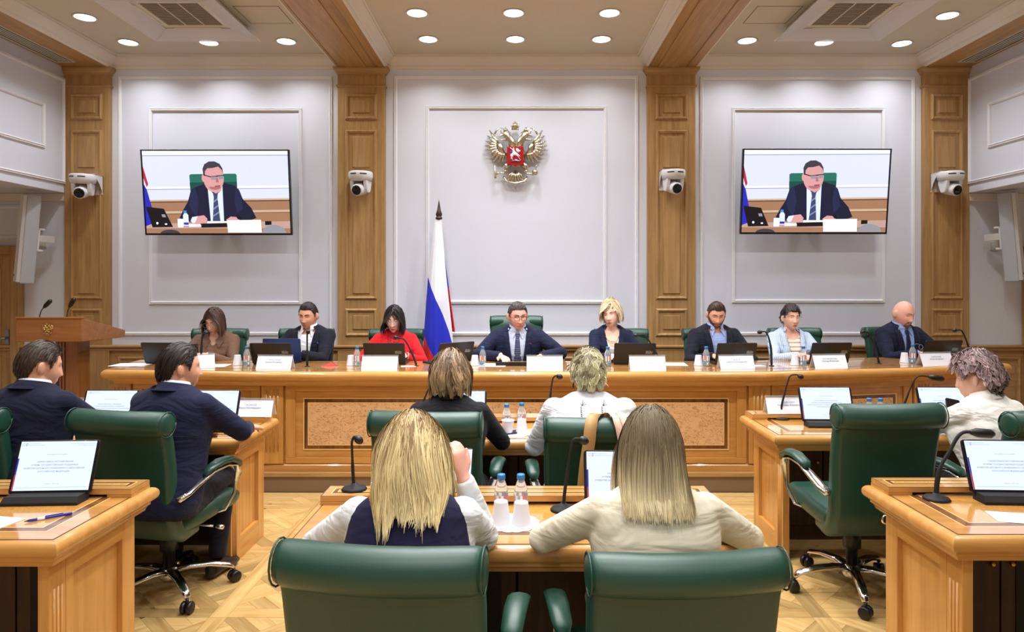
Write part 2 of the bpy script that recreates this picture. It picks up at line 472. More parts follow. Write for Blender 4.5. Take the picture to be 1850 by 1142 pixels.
# ------------------------------------------------------------------ the room
WX = lambda p: (p - VPX) * WALLD / FPX
WZ = lambda p: CAMZ - (p - VPY) * WALLD / FPX
DAIS = 0.155
BACK, LEFTW, RIGHTW = -2.6, -4.86, 4.77

floor = struct('floor', MB().box(-6.5, 6.5, BACK - .2, 7.5, -.12, -.006), 'floor_base')
trim = struct('trim_1', MB().box(-6.3, 6.3, 5.30, 7.3, 0, DAIS - .03, 0).box(-6.3, 6.3, 5.285, 7.3, DAIS - .03, DAIS, 1), ['plinth_paint', 'oak_x'])
wall_back = struct('wall_back', MB().box(-6.5, 6.5, WALLD, WALLD + .2, 0, 4.3), 'wall_paint')
struct('wall_rear', MB().box(-6.5, 6.5, BACK - .2, BACK, 0, 4.3), 'wall_paint')
wall_left = struct('wall_left', MB().box(-6.5, -6.3, BACK, WALLD, 0, 2.6).box(-6.5, LEFTW, BACK, WALLD, 2.587, 4.3), 'wall_paint')
wall_right = struct('wall_right', MB().box(6.3, 6.5, BACK, WALLD, 0, 2.6).box(RIGHTW, 6.5, BACK, WALLD, 2.587, 4.3), 'wall_paint')
ceiling = struct('ceiling', MB().box(LEFTW, RIGHTW, BACK, WALLD, CEIL, CEIL + .25), 'ceiling_paint')

MOULD = [(0, 0), (0, .012), (.006, .02), (.014, .014), (.022, .024), (.03, .018), (.036, .008), (.036, 0)]
def wall_frame(x0, x1, z0, z1, parent, M=None, mat='white_trim', prof=MOULD, name='panel_moulding'):
    return obj(name, MB().mould((x0, x1, z0, z1), prof, 0, M or front_at(WALLD)), mat, parent, fixn=True)
for (a, b, c, d) in ((215, 601, 138, 606), (270, 546, 196, 550), (712, 1153, 137, 606), (770, 1096, 192, 549), (1264, 1652, 139, 606), (1322, 1598, 195, 547)):
    wall_frame(WX(a), WX(b), WZ(d), WZ(c), wall_back)
# the gallery mouldings on the side walls, and the low cornice in the recess below
for (w, X, sgn) in ((wall_left, LEFTW, 1), (wall_right, RIGHTW, -1)):
    M = Matrix.Translation((X, 0, 0)) @ Matrix(((0, 0, sgn, 0), (1, 0, 0, 0), (0, 1, 0, 0), (0, 0, 0, 1)))
    wall_frame(2.6, 7.25, 2.677, 3.80, w, M); wall_frame(3.2, 6.94, 3.0, 3.46, w, M)
    wall_frame(-1.6, 2.4, 2.677, 3.80, w, M); wall_frame(-1.2, 2.0, 3.0, 3.46, w, M)
for (x0, x1, w) in ((-6.3, -4.86, wall_left), (4.77, 6.3, wall_right)):
    obj('cornice', MB().box(x0, x1, 7.26, 7.3, 2.50, 2.587), 'plaster_crown', w, bevel=.012)
wall_frame(-6.2, -5.36, 2.10, 2.46, wall_back)

def pilaster(n, a, b):
    x0, x1 = WX(a), WX(b); y = WALLD - .06; w = x1 - x0; c = (x0 + x1) / 2
    p = struct('trim_%d' % n, MB().box(x0, x1, y, WALLD, DAIS, BEAMZ), 'oak_z', bevel=.004)
    k = MB()
    k.sweep([(x0, y), (x1, y), (x1, WALLD), (x0, WALLD)], [(.004, BEAMZ - .075), (.01, BEAMZ - .07), (.014, BEAMZ - .055), (.034, BEAMZ - .035), (.04, BEAMZ - .02), (.04, BEAMZ - .002)])
    obj('capital', k, 'oak_x', p)
    obj('necking', MB().sweep([(x0, y), (x1, y), (x1, WALLD), (x0, WALLD)], [(0, WZ(161)), (.01, WZ(160)), (.014, WZ(158.5)), (.008, WZ(156)), (0, WZ(155.5))]), 'oak_x', p)
    hw = .17
    prof = [(0, 0), (.004, .012), (.016, .022), (.03, .016), (.036, .004), (.036, 0)]
    for (t, u, ins) in ((172, 219, [(183, 207)]), (237, 541, [(249, 305), (318, 531)]), (557, 607, [(569, 595)])):
        obj('panel_moulding', MB().mould((c - hw, c + hw, WZ(u), WZ(t)), prof, 0, front_at(y)), 'oak_z', p, fixn=True)
        for (v0, v1) in ins:
            z0, z1 = WZ(v1), WZ(v0)
            m = MB(); h = .092
            m.loft([[(c - h, y, z0), (c + h, y, z0), (c + h, y, z1), (c - h, y, z1)], [(c - h + .008, y - .014, z0 + .008), (c + h - .008, y - .014, z0 + .008), (c + h - .008, y - .014, z1 - .008), (c - h + .008, y - .014, z1 - .008)]], smooth=False)
            obj('panel', m, 'oak_z', p, fixn=True)
    return p
for n, (a, b) in enumerate(((123, 203), (612.5, 697.5), (1168, 1254), (1663.5, 1744.5))):
    pilaster(n + 2, a, b)
# oak wainscot
wain = struct('trim_6', MB().box(-6.3, 6.3, WALLD - .03, WALLD, DAIS, .96), 'oak_x')
obj('wainscot_cap', MB().box(-6.3, 6.3, WALLD - .085, WALLD, .938, .965).box(-6.3, 6.3, WALLD - .065, WALLD, .905, .938), 'oak_x', wain, bevel=.008)
obj('base_rail', MB().box(-6.3, 6.3, WALLD - .05, WALLD, DAIS, DAIS + .12), 'oak_x', wain, bevel=.006)
for (a, b) in ((8, 60), (72, 112), (143, 188), (216, 330), (342, 460), (472, 598), (630, 684), (714, 850), (864, 1000), (1014, 1152), (1184, 1238), (1268, 1390), (1402, 1520), (1532, 1650), (1682, 1728), (1756, 1840)):
    obj('panel', MB().mould((WX(a), WX(b), DAIS + .17, WZ(643)), [(0, 0), (.004, .014), (.018, .024), (.034, .014), (.04, 0)], 0, front_at(WALLD - .03)).box(WX(a) + .07, WX(b) - .07, WALLD - .042, WALLD - .03, DAIS + .24, WZ(643) - .07), 'oak_x', wain, fixn=True)
# beams, soffits and cornices of the coffers
def beam(n, x0, x1, name_rel=True):
    b = struct('trim_%d' % n, MB().box(x0, x1, BACK, WALLD, BEAMZ, CEIL + .02), 'oak_y')
    w = x1 - x0
    obj('beam_board', MB().box(x0 + .10, x1 - .19, BACK, WALLD - .1, BEAMZ - .014, BEAMZ), 'oak_y', b, bevel=.005)
    obj('beam_bead', MB().tube([(x1 - .095, BACK, BEAMZ), (x1 - .095, WALLD - .1, BEAMZ)], .010), 'oak_y', b)
    obj('beam_bead', MB().tube([(x0 + .022, BACK, BEAMZ), (x0 + .022, WALLD - .1, BEAMZ)], .006), 'oak_y', b)
    return b
beam(7, WX(612.5), WX(697.5)); beam(8, WX(1168), WX(1254))
soffit_left = struct('trim_9', MB().box(LEFTW, WX(203), BACK, WALLD, BEAMZ, CEIL + .02), 'oak_y')
soffit_right = struct('trim_10', MB().box(WX(1663.5), RIGHTW, BACK, WALLD, BEAMZ, CEIL + .02), 'oak_y')
CROWN = [(0, BEAMZ - .004), (.014, BEAMZ - .004), (.022, BEAMZ + .012), (.022, BEAMZ + .03), (.034, BEAMZ + .036), (.05, BEAMZ + .06), (.08, BEAMZ + .09), (.098, BEAMZ + .1), (.098, BEAMZ + .115), (.115, BEAMZ + .118), (.115, CEIL + .01), (0, CEIL + .01)]
for k, (a, b) in enumerate(((203, 612.5), (697.5, 1168), (1254, 1663.5))):
    m = MB().mould((WX(a), WX(b), BACK, WALLD), CROWN)
    c = obj('trim_%d' % (11 + k), m, 'plaster_crown', fixn=True); c['kind'] = 'structure'
# access hatches in the ceiling
for (x0, x1) in ((-2.52, -2.12), (2.07, 2.47)):
    obj('access_hatch', MB().frame((x0, x1, 5.95, 6.35), (x0 + .006, x1 - .006, 5.956, 6.344), CEIL - .003, CEIL, 0).box(x0 + .006, x1 - .006, 5.956, 6.344, CEIL - .0015, CEIL, 1), ['plinth_paint', 'ceiling_paint'], ceiling)
# slot vents
for (s, x0, x1, lab) in ((soffit_left, -4.815, -4.62, 'left'), (soffit_right, 4.53, 4.725, 'right')):
    v = thing('air_vent', 'long slatted metal air vent in the oak soffit, above the %s side wall' % lab, 'vent', ((x0 + x1) / 2, 5.2, BEAMZ), group='slot vents in the soffits')
    w = (x1 - x0) / 2
    obj('frame', MB().frame((-w, w, -2.0, 1.86), (-w + .014, w - .014, -1.986, 1.846), -.008, 0), 'ivory_plastic', v)
    obj('backing', MB().box(-w + .014, w - .014, -1.986, 1.846, -.001, 0), 'black_matte', v)
    for k in range(4):
        x = -w + .014 + (2 * w - .028) * (k + 1) / 5
        obj('slat', MB().box(x - .006, x + .006, -1.986, 1.846, -.007, -.001), 'ivory_plastic', v)
# doors in the recesses
def door(n, x0, x1, hinge):
    d = struct('door_%d' % n, MB().box(x0, x1, WALLD - .05, WALLD, DAIS, 1.93), 'oak_z')
    f = MB()
    f.box(x0 - .095, x0, WALLD - .09, WALLD, DAIS, 2.02).box(x1, x1 + .095, WALLD - .09, WALLD, DAIS, 2.02).box(x0, x1, WALLD - .09, WALLD, 1.93, 2.02)
    obj('door_frame', f, 'oak_z', d, bevel=.008)
    for (z0, z1) in ((.32, .86), (1.0, 1.8)):
        obj('panel', MB().mould((x0 + .11, x1 - .11, z0, z1), [(0, 0), (.004, .014), (.018, .024), (.034, .014), (.04, 0)], 0, front_at(WALLD - .05)).box(x0 + .17, x1 - .17, WALLD - .062, WALLD - .05, z0 + .06, z1 - .06), 'oak_z', d, fixn=True)
    hx = x1 - .05 if hinge < 0 else x0 + .05
    obj('door_handle', MB().box(hx - .02, hx + .02, WALLD - .062, WALLD - .05, .97, 1.13).tube([(hx, WALLD - .05, 1.04), (hx, WALLD - .10, 1.04), (hx + .13 * hinge, WALLD - .105, 1.04)], .010), 'steel', d)
door(1, -6.26, -5.415, -1); door(2, 5.46, 6.26, 1)

# ------------------------------------------------------------------ parquet
def clip(poly, x0, x1, y0, y1):
    for (ax, lim, sgn) in ((0, x0, 1), (0, x1, -1), (1, y0, 1), (1, y1, -1)):
        out = []
        for i in range(len(poly)):
            p, q = poly[i], poly[(i + 1) % len(poly)]
            a = (p[ax] - lim) * sgn; b = (q[ax] - lim) * sgn
            if a >= 0: out.append(p)
            if (a >= 0) != (b >= 0):
                t = a / (a - b); out.append((p[0] + (q[0] - p[0]) * t, p[1] + (q[1] - p[1]) * t))
        poly = out
        if len(poly) < 3: return []
    return poly
def area(p): return abs(sum(p[i][0] * p[(i + 1) % len(p)][1] - p[(i + 1) % len(p)][0] * p[i][1] for i in range(len(p)))) / 2
planks = []          # (polygon, grain angle)
MX, MY, BW, GAP = .7375, .80, .088, .0006
def rectp(x0, x1, y0, y1): return [(x0, y0), (x1, y0), (x1, y1), (x0, y1)]
for ix in range(-3, 7):
    for iy in range(0, 6):
        X0 = -1.48 + MX * ix; Y0 = 1.77 + MY * iy
        if X0 > 2.6 or X0 + MX < -2.6 or Y0 > 5.3: continue
        h = BW / 2
        planks.append((rectp(X0 - h + GAP, X0 + h - GAP, Y0 - h + GAP, Y0 + MY - h - GAP), math.pi / 2))
        planks.append((rectp(X0 + h + GAP, X0 + MX - h - GAP, Y0 - h + GAP, Y0 + h - GAP), 0))
        bx = (X0 + h + GAP, X0 + MX - h - GAP, Y0 + h + GAP, Y0 + MY - h - GAP)
        cx, cy = (bx[0] + bx[1]) / 2, (bx[2] + bx[3]) / 2
        S = .24; pw = S / 3; r = math.sqrt(.5)
        for i in range(-4, 5):
            for j in range(-4, 5):
                for k in range(3):
                    if (i + j) % 2 == 0: q = rectp(i * S + GAP, (i + 1) * S - GAP, j * S + k * pw + GAP, j * S + (k + 1) * pw - GAP); g = math.pi / 4
                    else: q = rectp(i * S + k * pw + GAP, i * S + (k + 1) * pw - GAP, j * S + GAP, (j + 1) * S - GAP); g = 3 * math.pi / 4
                    q = [(cx + (x - y) * r, cy + (x + y) * r) for (x, y) in q]
                    q = clip(q, *bx)
                    if q and area(q) > .0006: planks.append((q, g))
planks = [(clip(q, -2.6, 2.6, 1.7, 5.29), g) for (q, g) in planks]
planks = [p for p in planks if p[0]]
def seen(q):
    x = sum(p[0] for p in q) / len(q); y = sum(p[1] for p in q) / len(q)
    s = 0
    if -1.62 < x < -.78 and y > 2.75: s = 3
    elif .74 < x < 1.55 and y > 2.7: s = 2.6
    elif -2.1 < x < 2.1 and 2.9 < y < 3.9: s = 1.2
    elif y > 4.6 and abs(x) < 1.6: s = 1.3
    return s * area(q) / (y * y) + 1e-9
planks.sort(key=lambda p: -seen(p[0]))
rest = MB()
def plank_verts(q): return [(x, y, -.006) for (x, y) in q] + [(x, y, 0) for (x, y) in q]
def plank_faces(n): return [tuple(range(n, 2 * n))] + [(i, (i + 1) % n, n + (i + 1) % n, n + i) for i in range(n)]
for k, (q, g) in enumerate(planks):
    if k < 300:
        cx = sum(p[0] for p in q) / len(q); cy = sum(p[1] for p in q) / len(q); c, s = math.cos(-g), math.sin(-g)
        ql = [((x - cx) * c - (y - cy) * s, (x - cx) * s + (y - cy) * c) for (x, y) in q]
        obj('plank', MB().add(plank_verts(ql), plank_faces(len(ql))), 'parquet', floor, (cx, cy, 0), (0, 0, g))
    else: rest.add(plank_verts(q), plank_faces(len(q)))
rest.box(-6.3, -2.6, BACK, 5.29, -.006, 0).box(2.6, 6.3, BACK, 5.29, -.006, 0).box(-2.6, 2.6, BACK, 1.7, -.006, 0)
o = obj('parquet_field', rest, 'parquet', floor); o['kind'] = 'stuff'

# ------------------------------------------------------------------ things on walls and ceiling
def downlight(x, y, lab):
    d = thing('downlight', lab, 'ceiling light', (x, y, CEIL), group='round recessed downlights')
    obj('trim_ring', MB().lathe([(.088, 0), (.10, -.002), (.104, -.006), (.098, -.010), (.086, -.006)], 28, cap=False), 'white_plastic', d)
    obj('diffuser', MB().lathe([(0, -.005), (.087, -.005)], 28, cap=False), 'lamp_disc', d)
spots = ['leftmost downlight of the back row, in the left ceiling bay', 'second downlight from left in the back row, beside the left air conditioner', 'third downlight from left in the back row, left of the left oak beam',
         'first downlight of the back row in the middle ceiling bay, above the flag', 'middle downlight of the back row, straight above the gilt eagle', 'last downlight of the back row in the middle ceiling bay, near the right beam',
         'downlight in the back row just right of the right oak beam', 'downlight in the back row below the right air conditioner', 'rightmost downlight of the back row, in the right ceiling bay',
         'downlight nearest the camera in the left ceiling bay, above the left soffit', 'front left downlight of the middle ceiling bay', 'front middle downlight of the middle ceiling bay', 'front right downlight of the middle ceiling bay', 'downlight nearest the camera in the right ceiling bay']
for (x, y), lab in zip(DOWN, spots): downlight(x, y, 'glowing ' + lab)

def cassette(x, y, lab):
    t = thing('air_conditioner', lab, 'air conditioner', (x, y, CEIL - .004), group='ceiling air conditioners')
    m = MB(); o = .42
    m.frame((-o, o, -o, o), (-.25, .25, -.25, .25), -.045, 0)
    obj('body', m, 'ivory_plastic', t, bevel=.012)
    for s in range(4):
        a = s * math.pi / 2
        M = Matrix.Rotation(a, 4, 'Z')
        obj('air_flap', MB().box(-.22, .22, .285, .36, -.052, -.046, 0, M), 'plaster_crown', t)
        # clear deflector wing screwed below each edge
        obj('deflector', MB().add([(-.36, .30, -.05), (.36, .30, -.05), (.50, .50, -.10), (-.50, .50, -.10), (-.36, .30, -.054), (.36, .30, -.054), (.50, .50, -.104), (-.50, .50, -.104)],
                                  [(0, 1, 2, 3), (7, 6, 5, 4), (0, 4, 5, 1), (1, 5, 6, 2), (2, 6, 7, 3), (3, 7, 4, 0)], 0, False, M), 'frosted', t)
    g = obj('grille', MB().box(-.25, .25, -.25, .25, -.03, -.028), 'plinth_paint', t)
    for k in range(16):
        yy = -.24 + .48 * k / 15
        obj('grille_bar', MB().box(-.25, .25, yy - .006, yy + .006, -.040, -.03), 'grille_grey', g)
    for k in range(2):
        obj('grille_rib', MB().box(-.09 + .17 * k, -.08 + .17 * k, -.25, .25, -.043, -.03), 'ivory_plastic', g)
cassette(-3.0, 6.03, 'white ceiling air conditioner with clear deflectors in the left bay')
cassette(2.93, 6.03, 'white ceiling air conditioner with clear deflectors in the right bay')

def ptz(x, z, yaw, side, lab):
    t = thing('security_camera', lab, 'camera', (x, WALLD - .06, z), group='white dome cameras on the pilasters')
    m = MB(); m.box(-.05, .05, -.012, 0, -.13, .07); m.box(-.05, .05, -.17, 0, .062, .07)
    for s in (-1, 1): m.add([(s * .05, 0, .07), (s * .05, -.15, .07), (s * .05, -.06, -.03), (s * .05, 0, -.13), (s * .046, 0, .07), (s * .046, -.15, .07), (s * .046, -.06, -.03), (s * .046, 0, -.13)], [(0, 1, 2, 3), (7, 6, 5, 4), (0, 4, 5, 1), (1, 5, 6, 2), (2, 6, 7, 3), (3, 7, 4, 0)])
    obj('bracket', m, 'white_plastic', t, (side * .07, 0, 0), bevel=.006, fixn=True)
    M0 = Matrix.Translation((0, -.15, 0))
    b = obj('base', MB().lathe([(0, .062), (.118, .062), (.125, .05), (.125, .012), (.115, -.02), (.095, -.035), (0, -.035)], 32, 0, M0), 'white_plastic', t)
    sl = MB()
    for a in (-115, -65):
        for k in range(4):
            an = R(a + k * 7 - 10); sl.box(-.012, .012, -.002, .002, .026, .036, 0, M0 @ Matrix.Rotation(an + R(90), 4, 'Z') @ Matrix.Translation((0, -.1255, 0)))
    obj('slot', sl, 'black_plastic', b)
    M = M0 @ Matrix.Rotation(yaw, 4, 'Z')
    for s in (-1, 1):
        y = MB(); y.loft([[(s * .075 + dx, dy, z2) for (dx, dy) in ((-.02, -.045 * w), (.02, -.045 * w), (.02, .05 * w), (-.02, .05 * w))] for (z2, w) in ((-.03, 1.3), (-.07, 1.2), (-.12, .9), (-.155, .5))], 0, False, M)
        obj('yoke_arm', y, 'white_plastic', t, bevel=.008, fixn=True)
    H = M @ Matrix.Translation((0, 0, -.115)) @ Matrix.Rotation(R(90 + 14), 4, 'X')
    obj('camera_head', MB().lathe([(0, -.10), (.04, -.098), (.058, -.08), (.062, -.04), (.062, .085), (.056, .095), (.0, .095)], 28, 0, H), 'white_plastic', t)
    obj('lens', MB().lathe([(.05, .0955), (.05, .1), (.03, .1), (.026, .096), (0, .094)], 26, 0, H), 'lens_black', t)
ptz((151 - VPX) * 7.1 / FPX, CAMZ + (509 - 327) * 7.1 / FPX, R(12), 1, 'white dome camera on the leftmost oak pilaster, above the lectern')
ptz((652 - VPX) * 7.1 / FPX, CAMZ + (509 - 322) * 7.1 / FPX, R(-14), -.6, 'white dome camera on the second pilaster from left, beside the left television')
ptz((1216 - VPX) * 7.1 / FPX, CAMZ + (509 - 319) * 7.1 / FPX, R(12), -1, 'white dome camera on the pilaster between the eagle and the right television')
ptz((1716 - VPX) * 7.1 / FPX, CAMZ + (509 - 322) * 7.1 / FPX, R(10), -1, 'white dome camera on the rightmost oak pilaster')

def column_speaker(x, z, sgn, lab):
    t = thing('loudspeaker', lab, 'speaker', (x, 7.0, z), group='column loudspeakers')
    t.rotation_euler = (R(-3), R(4 * sgn), R(-35 * sgn))
    obj('enclosure', MB().box(-.07, .07, -.06, .07, -.46, .46), 'grey_plastic', t, bevel=.012)
    obj('front_grille', MB().loft([[(-.066, -.06, zz), (-.04, -.082, zz), (.04, -.082, zz), (.066, -.06, zz)] for zz in (-.445, .445)], smooth=False, closed=False), 'white_plastic', t, fixn=True)
    obj('badge', MB().lathe([(0, 0), (.012, 0), (.012, .003), (0, .003)], 14, 0, Matrix.Translation((-.02, -.083, -.38)) @ Matrix.Rotation(R(90), 4, 'X')), 'chrome', t)
    wb = MB(); wb.box(-.05, .05, .07, .09, -.10, .12); wb.box(-.02, .02, .08, .24, -.02, .05); wb.box(-.05, .05, .07, .13, .10, .12); wb.box(-.05, .05, .07, .13, -.12, -.10)
    obj('wall_bracket', wb, 'white_plastic', t, bevel=.004)
column_speaker(-5.07, 2.08, 1, 'slim light grey column loudspeaker hung left of the lectern wall')
column_speaker(5.04, 2.1, -1, 'slim light grey column loudspeaker hung at the right edge of the room')
for (x, z, lab) in ((-5.13, 2.05, 'left column loudspeaker'), (5.07, 2.02, 'right column loudspeaker')):
    t = thing('wall_socket', 'small cream wall socket plate behind the ' + lab, 'socket', (x, WALLD, z), group='wall socket plates')
    obj('plate', MB().box(-.045, .045, -.012, 0, -.045, .045), 'ivory_plastic', t, bevel=.004)
    obj('rocker', MB().box(-.028, .028, -.017, -.012, -.028, .028), 'white_plastic', t, bevel=.002)
# ------------------------------------------------------------------ desks
def offset_poly(outline, o):
    n = len(outline); out = []
    for i in range(n):
        p = Vector(outline[i]); a = Vector(outline[i - 1]); b = Vector(outline[(i + 1) % n])
        d1 = (p - a).normalized(); d2 = (b - p).normalized()
        n1 = Vector((d1.y, -d1.x)); n2 = Vector((d2.y, -d2.x))
        q = p + (n1 + n2) * (o / max(1 + n1.dot(n2), .2)); out.append((q.x, q.y))
    return out
def ring(mb, outline, o1, o2, z, mi=0):
    A = offset_poly(outline, o1); B = offset_poly(outline, o2); n = len(A)
    mb.add([(*p, z) for p in A] + [(*p, z) for p in B], [(i, (i + 1) % n, n + (i + 1) % n, n + i) for i in range(n)], mi)
def inlaid_top(parent, outline, z, widths, field='burl_top', names=('top_border', 'walnut_inlay', 'burl_field')):
    """outline CCW; veneered layout in concentric rings, each a hair proud of the core"""
    b, w = widths
    m = MB(); ring(m, outline, 0, -.004, z, 1); ring(m, outline, -.004, -b, z, 0)
    obj(names[0], m, ['gloss_x', 'joint'], parent)
    m = MB(); ring(m, outline, -b, -b - .005, z + .0003, 1); ring(m, outline, -b - .005, -b - w, z + .0003, 0); ring(m, outline, -b - w, -b - w - .005, z + .0003, 1)
    obj(names[1], m, ['walnut_x', 'maple_line'], parent)
    p = offset_poly(outline, -b - w - .005)
    obj(names[2], MB().add([(*q, z) for q in p], [tuple(range(len(p)))]), field, parent)
NOSE = [(-.05, -.095), (-.006, -.095), (-.004, -.0945), (0, -.084), (.006, -.075), (.012, -.071), (.0121, -.0705), (.0122, -.058), (.0125, -.0575)] + [(.012 + .026 * math.sin(R(a)), -.029 - .029 * math.cos(R(a))) for a in range(10, 181, 17)] + [(.004, -.0005), (0, -.0015)]
def desk(label, x0, x1, y0, y1, H=.75):
    """y0 = edge next to the sitters, y1 = edge towards the presidium"""
    cx, cy = (x0 + x1) / 2, (y0 + y1) / 2; hw, hd = (x1 - x0) / 2, (y1 - y0) / 2
    t = thing('desk', label, 'desk', (cx, cy, 0), group='oak desks of the audience')
    inner = rectp(-hw + .038, hw - .038, -hd + .038, hd - .038)
    obj('top', MB().sweep(inner, [(o, H + z) for o, z in NOSE], split=True), 'cherry_x', t)
    inlaid_top(t, inner, H, (.075, .04))
    # raised riser along the far edge
    rx0, rx1, ry0, ry1 = -hw + .03, hw - .03, hd - .165, hd - .025
    r = obj('riser', MB().box(rx0, rx1, ry0, ry1, H + .012, H + .034), 'cherry_x', t, bevel=.002)
    for (a, b) in ((rx0, rx0 + .10), (rx1 - .10, rx1)):
        obj('riser_foot', MB().box(a, b, ry0, ry1, H, H + .012), 'cherry_x', r)
    inlaid_top(r, rectp(rx0, rx1, ry0, ry1), H + .0345, (.032, .022))
    # end panels: post with beads, stiles, rails, sunk panel
    zt = H - .095
    for s in (-1, 1):
        xo = s * (hw - .075); xi = s * (hw - .115); xa, xb = min(xo, xi), max(xo, xi)
        e = obj('end_panel', MB().box(min(xo - s * .022, xi), max(xo - s * .022, xi), -hd + .1, hd - .1, 0, zt), 'cherry_z', t)
        obj('post', MB().box(xa, xb, -hd + .07, -hd + .16, 0, zt), 'cherry_z', e, bevel=.003)
        obj('stile', MB().box(xa, xb, -hd + .16, -hd + .20, 0, zt), 'cherry_z', e)
        obj('stile', MB().box(xa, xb, hd - .15, hd - .06, 0, zt), 'cherry_z', e, bevel=.003)
        obj('rail', MB().box(xa, xb, -hd + .20, hd - .15, zt - .08, zt), 'cherry_y', e)
        obj('rail', MB().box(xa, xb, -hd + .20, hd - .15, 0, .13), 'cherry_y', e)
        for k in range(3):
            yy = -hd + .095 + k * .02
            obj('bead', MB().tube([(xo, yy, .02), (xo, yy, zt - .1)], .006, 6), 'cherry_z', e)
    obj('modesty_panel', MB().box(-hw + .1, hw - .1, hd - .10, hd - .08, .04, zt), 'interior_wood', t)
    # cupboard under the top
    n = max(2, int(round((x1 - x0) / .4))); w = (2 * hw - .25) / n
    for k in range(n):
        a = -hw + .125 + k * w
        d = obj('cupboard_door', MB().box(a + .004, a + w - .004, hd - .24, hd - .22, .10, zt - .02), 'interior_wood', t, bevel=.003)
        obj('knob', MB().ball((a + (w - .04 if k % 2 == 0 else .04), hd - .252, .5), .012, 10, 6), 'brass', d)
        if k % 3 == 1: obj('vent_mesh', MB().box(a + .06, a + w - .06, hd - .245, hd - .24, .18, zt - .1), 'black_matte', d)
    obj('plinth', MB().box(-hw + .12, hw - .12, hd - .22, hd - .1, 0, .10), 'interior_wood', t)
    return t
XL, XR = -1.585, 1.49
desk('oak desk at the left front, with tablet, blue pen and paper on it', -3.45, XL + .01, 2.31, 2.97)
desk('oak desk in the left second row, where two men in navy suits sit', -3.45, XL, 3.83, 4.46)
desk('oak desk in front of the two women seated nearest the camera', -.83, .80, 2.27, 2.88)
desk('oak desk in the middle second row, right before the long presidium table', -.83, .80, 3.82, 4.45)
desk('oak desk at the right front, with a tablet, microphone and white paper', XR + .01, 3.35, 2.36, 3.0)
desk('oak desk in the right second row, with two tablets and two bottle tops', XR - .03, 3.35, 3.92, 4.55)

# ------------------------------------------------------------------ presidium table
PT = .946
PO = [(-3.31, 5.35), (-1.95, 5.22), (1.88, 5.22), (3.34, 5.50), (4.17, 5.77), (3.93, 6.50), (3.2, 6.27), (1.84, 6.0), (-1.92, 6.0), (-3.44, 6.11)]
pres = thing('presidium_table', 'long glossy oak presidium table with burl panels across the room', 'table', (0, 0, 0))
inner = offset_poly(PO, -.05)
PN = [(-.06, PT - .118), (-.03, PT - .118), (-.026, PT - .10), (-.004, PT - .088), (0, PT - .084), (.0002, PT - .0835), (.0004, PT - .0735), (.001, PT - .073)] + [(.010 + .036 * math.sin(R(a)), PT - .037 - .036 * math.cos(R(a))) for a in range(0, 181, 18)] + [(0, PT - .001)]
obj('top', MB().sweep(inner, PN, split=True), 'cherry_x', pres)
inlaid_top(pres, inner, PT, (.10, .06), 'gloss_x', ('top_border', 'walnut_inlay', 'top_field'))
body_o = offset_poly(PO, -.13)
bi = offset_poly(body_o, -.03); mm = MB()
for k0, k1 in ((9, 0), (0, 1), (1, 2), (2, 3), (3, 4), (4, 5)):
    mm.add([(*body_o[k0], DAIS), (*body_o[k1], DAIS), (*bi[k1], DAIS), (*bi[k0], DAIS), (*body_o[k0], PT - .11), (*body_o[k1], PT - .11), (*bi[k1], PT - .11), (*bi[k0], PT - .11)], [(3, 2, 1, 0), (4, 5, 6, 7), (0, 1, 5, 4), (1, 2, 6, 5), (2, 3, 7, 6), (3, 0, 4, 7)])
obj('body', mm, 'cherry_x', pres)
obj('base_rail', MB().sweep(body_o, [(.0, DAIS), (.022, DAIS), (.022, DAIS + .045), (.014, DAIS + .055), (0, DAIS + .06)], cap0=False, cap1=False), 'cherry_x', pres)
def bay(a, b, ends=(0, 1), inlay=True):
    a = Vector(a); b = Vector(b); d = (b - a); L = d.length; d.normalize(); n = Vector((d.y, -d.x))
    M = Matrix(((d.x, 0, n.x, a.x), (d.y, 0, n.y, a.y), (0, 1, 0, 0), (0, 0, 0, 1)))
    def bx(name, u0, u1, z0, z1, w0, w1, mat, par=pres, bevel=0): return obj(name, MB().box(u0, u1, z0, z1, w0, w1, 0, M), mat, par, bevel=bevel)
    zt, zb = .828, .215
    for k, u in enumerate((0, L)):
        if k in ends:
            p = bx('pilaster', u - .085, u + .085, zb, zt, 0, .03, 'cherry_z', bevel=.004)
            for q in range(4):
                uu = u - .045 + .03 * q
                obj('flute', MB().tube([M @ Vector((uu, zb + .1, .03)), M @ Vector((uu, zt - .03, .03))], .008, 6), 'cherry_z', p)
    u0, u1 = .10, L - .10
    bx('rail', u0, u1, .785, zt, 0, .02, 'cherry_x', bevel=.004); bx('rail', u0, u1, zb, .262, 0, .02, 'cherry_x', bevel=.004)
    bx('stile', u0, u0 + .075, .262, .785, 0, .02, 'cherry_z', bevel=.004); bx('stile', u1 - .075, u1, .262, .785, 0, .02, 'cherry_z', bevel=.004)
    if inlay:
        o = (u0 + .135, u1 - .135, .318, .728)
        obj('inlay_line', MB().frame(o, (o[0] + .009, o[1] - .009, o[2] + .009, o[3] - .009), 0, .006, 0, M), 'maple_line', pres)
        q = MB(); q.frame((o[0] + .006, o[1] - .006, o[2] + .006, o[3] - .006), (o[0] + .036, o[1] - .036, o[2] + .036, o[3] - .036), 0, .004, 0, M)
        obj('walnut_band', q, 'walnut_z', pres)
        i = (o[0] + .036, o[1] - .036, o[2] + .036, o[3] - .036)
        obj('inlay_line', MB().frame(i, (i[0] + .008, i[1] - .008, i[2] + .008, i[3] - .008), 0, .006, 0, M), 'maple_line', pres)
        obj('burl_panel', MB().box(i[0] + .006, i[1] - .006, i[2] + .006, i[3] - .006, 0, .004, 0, M), 'karelian', pres)
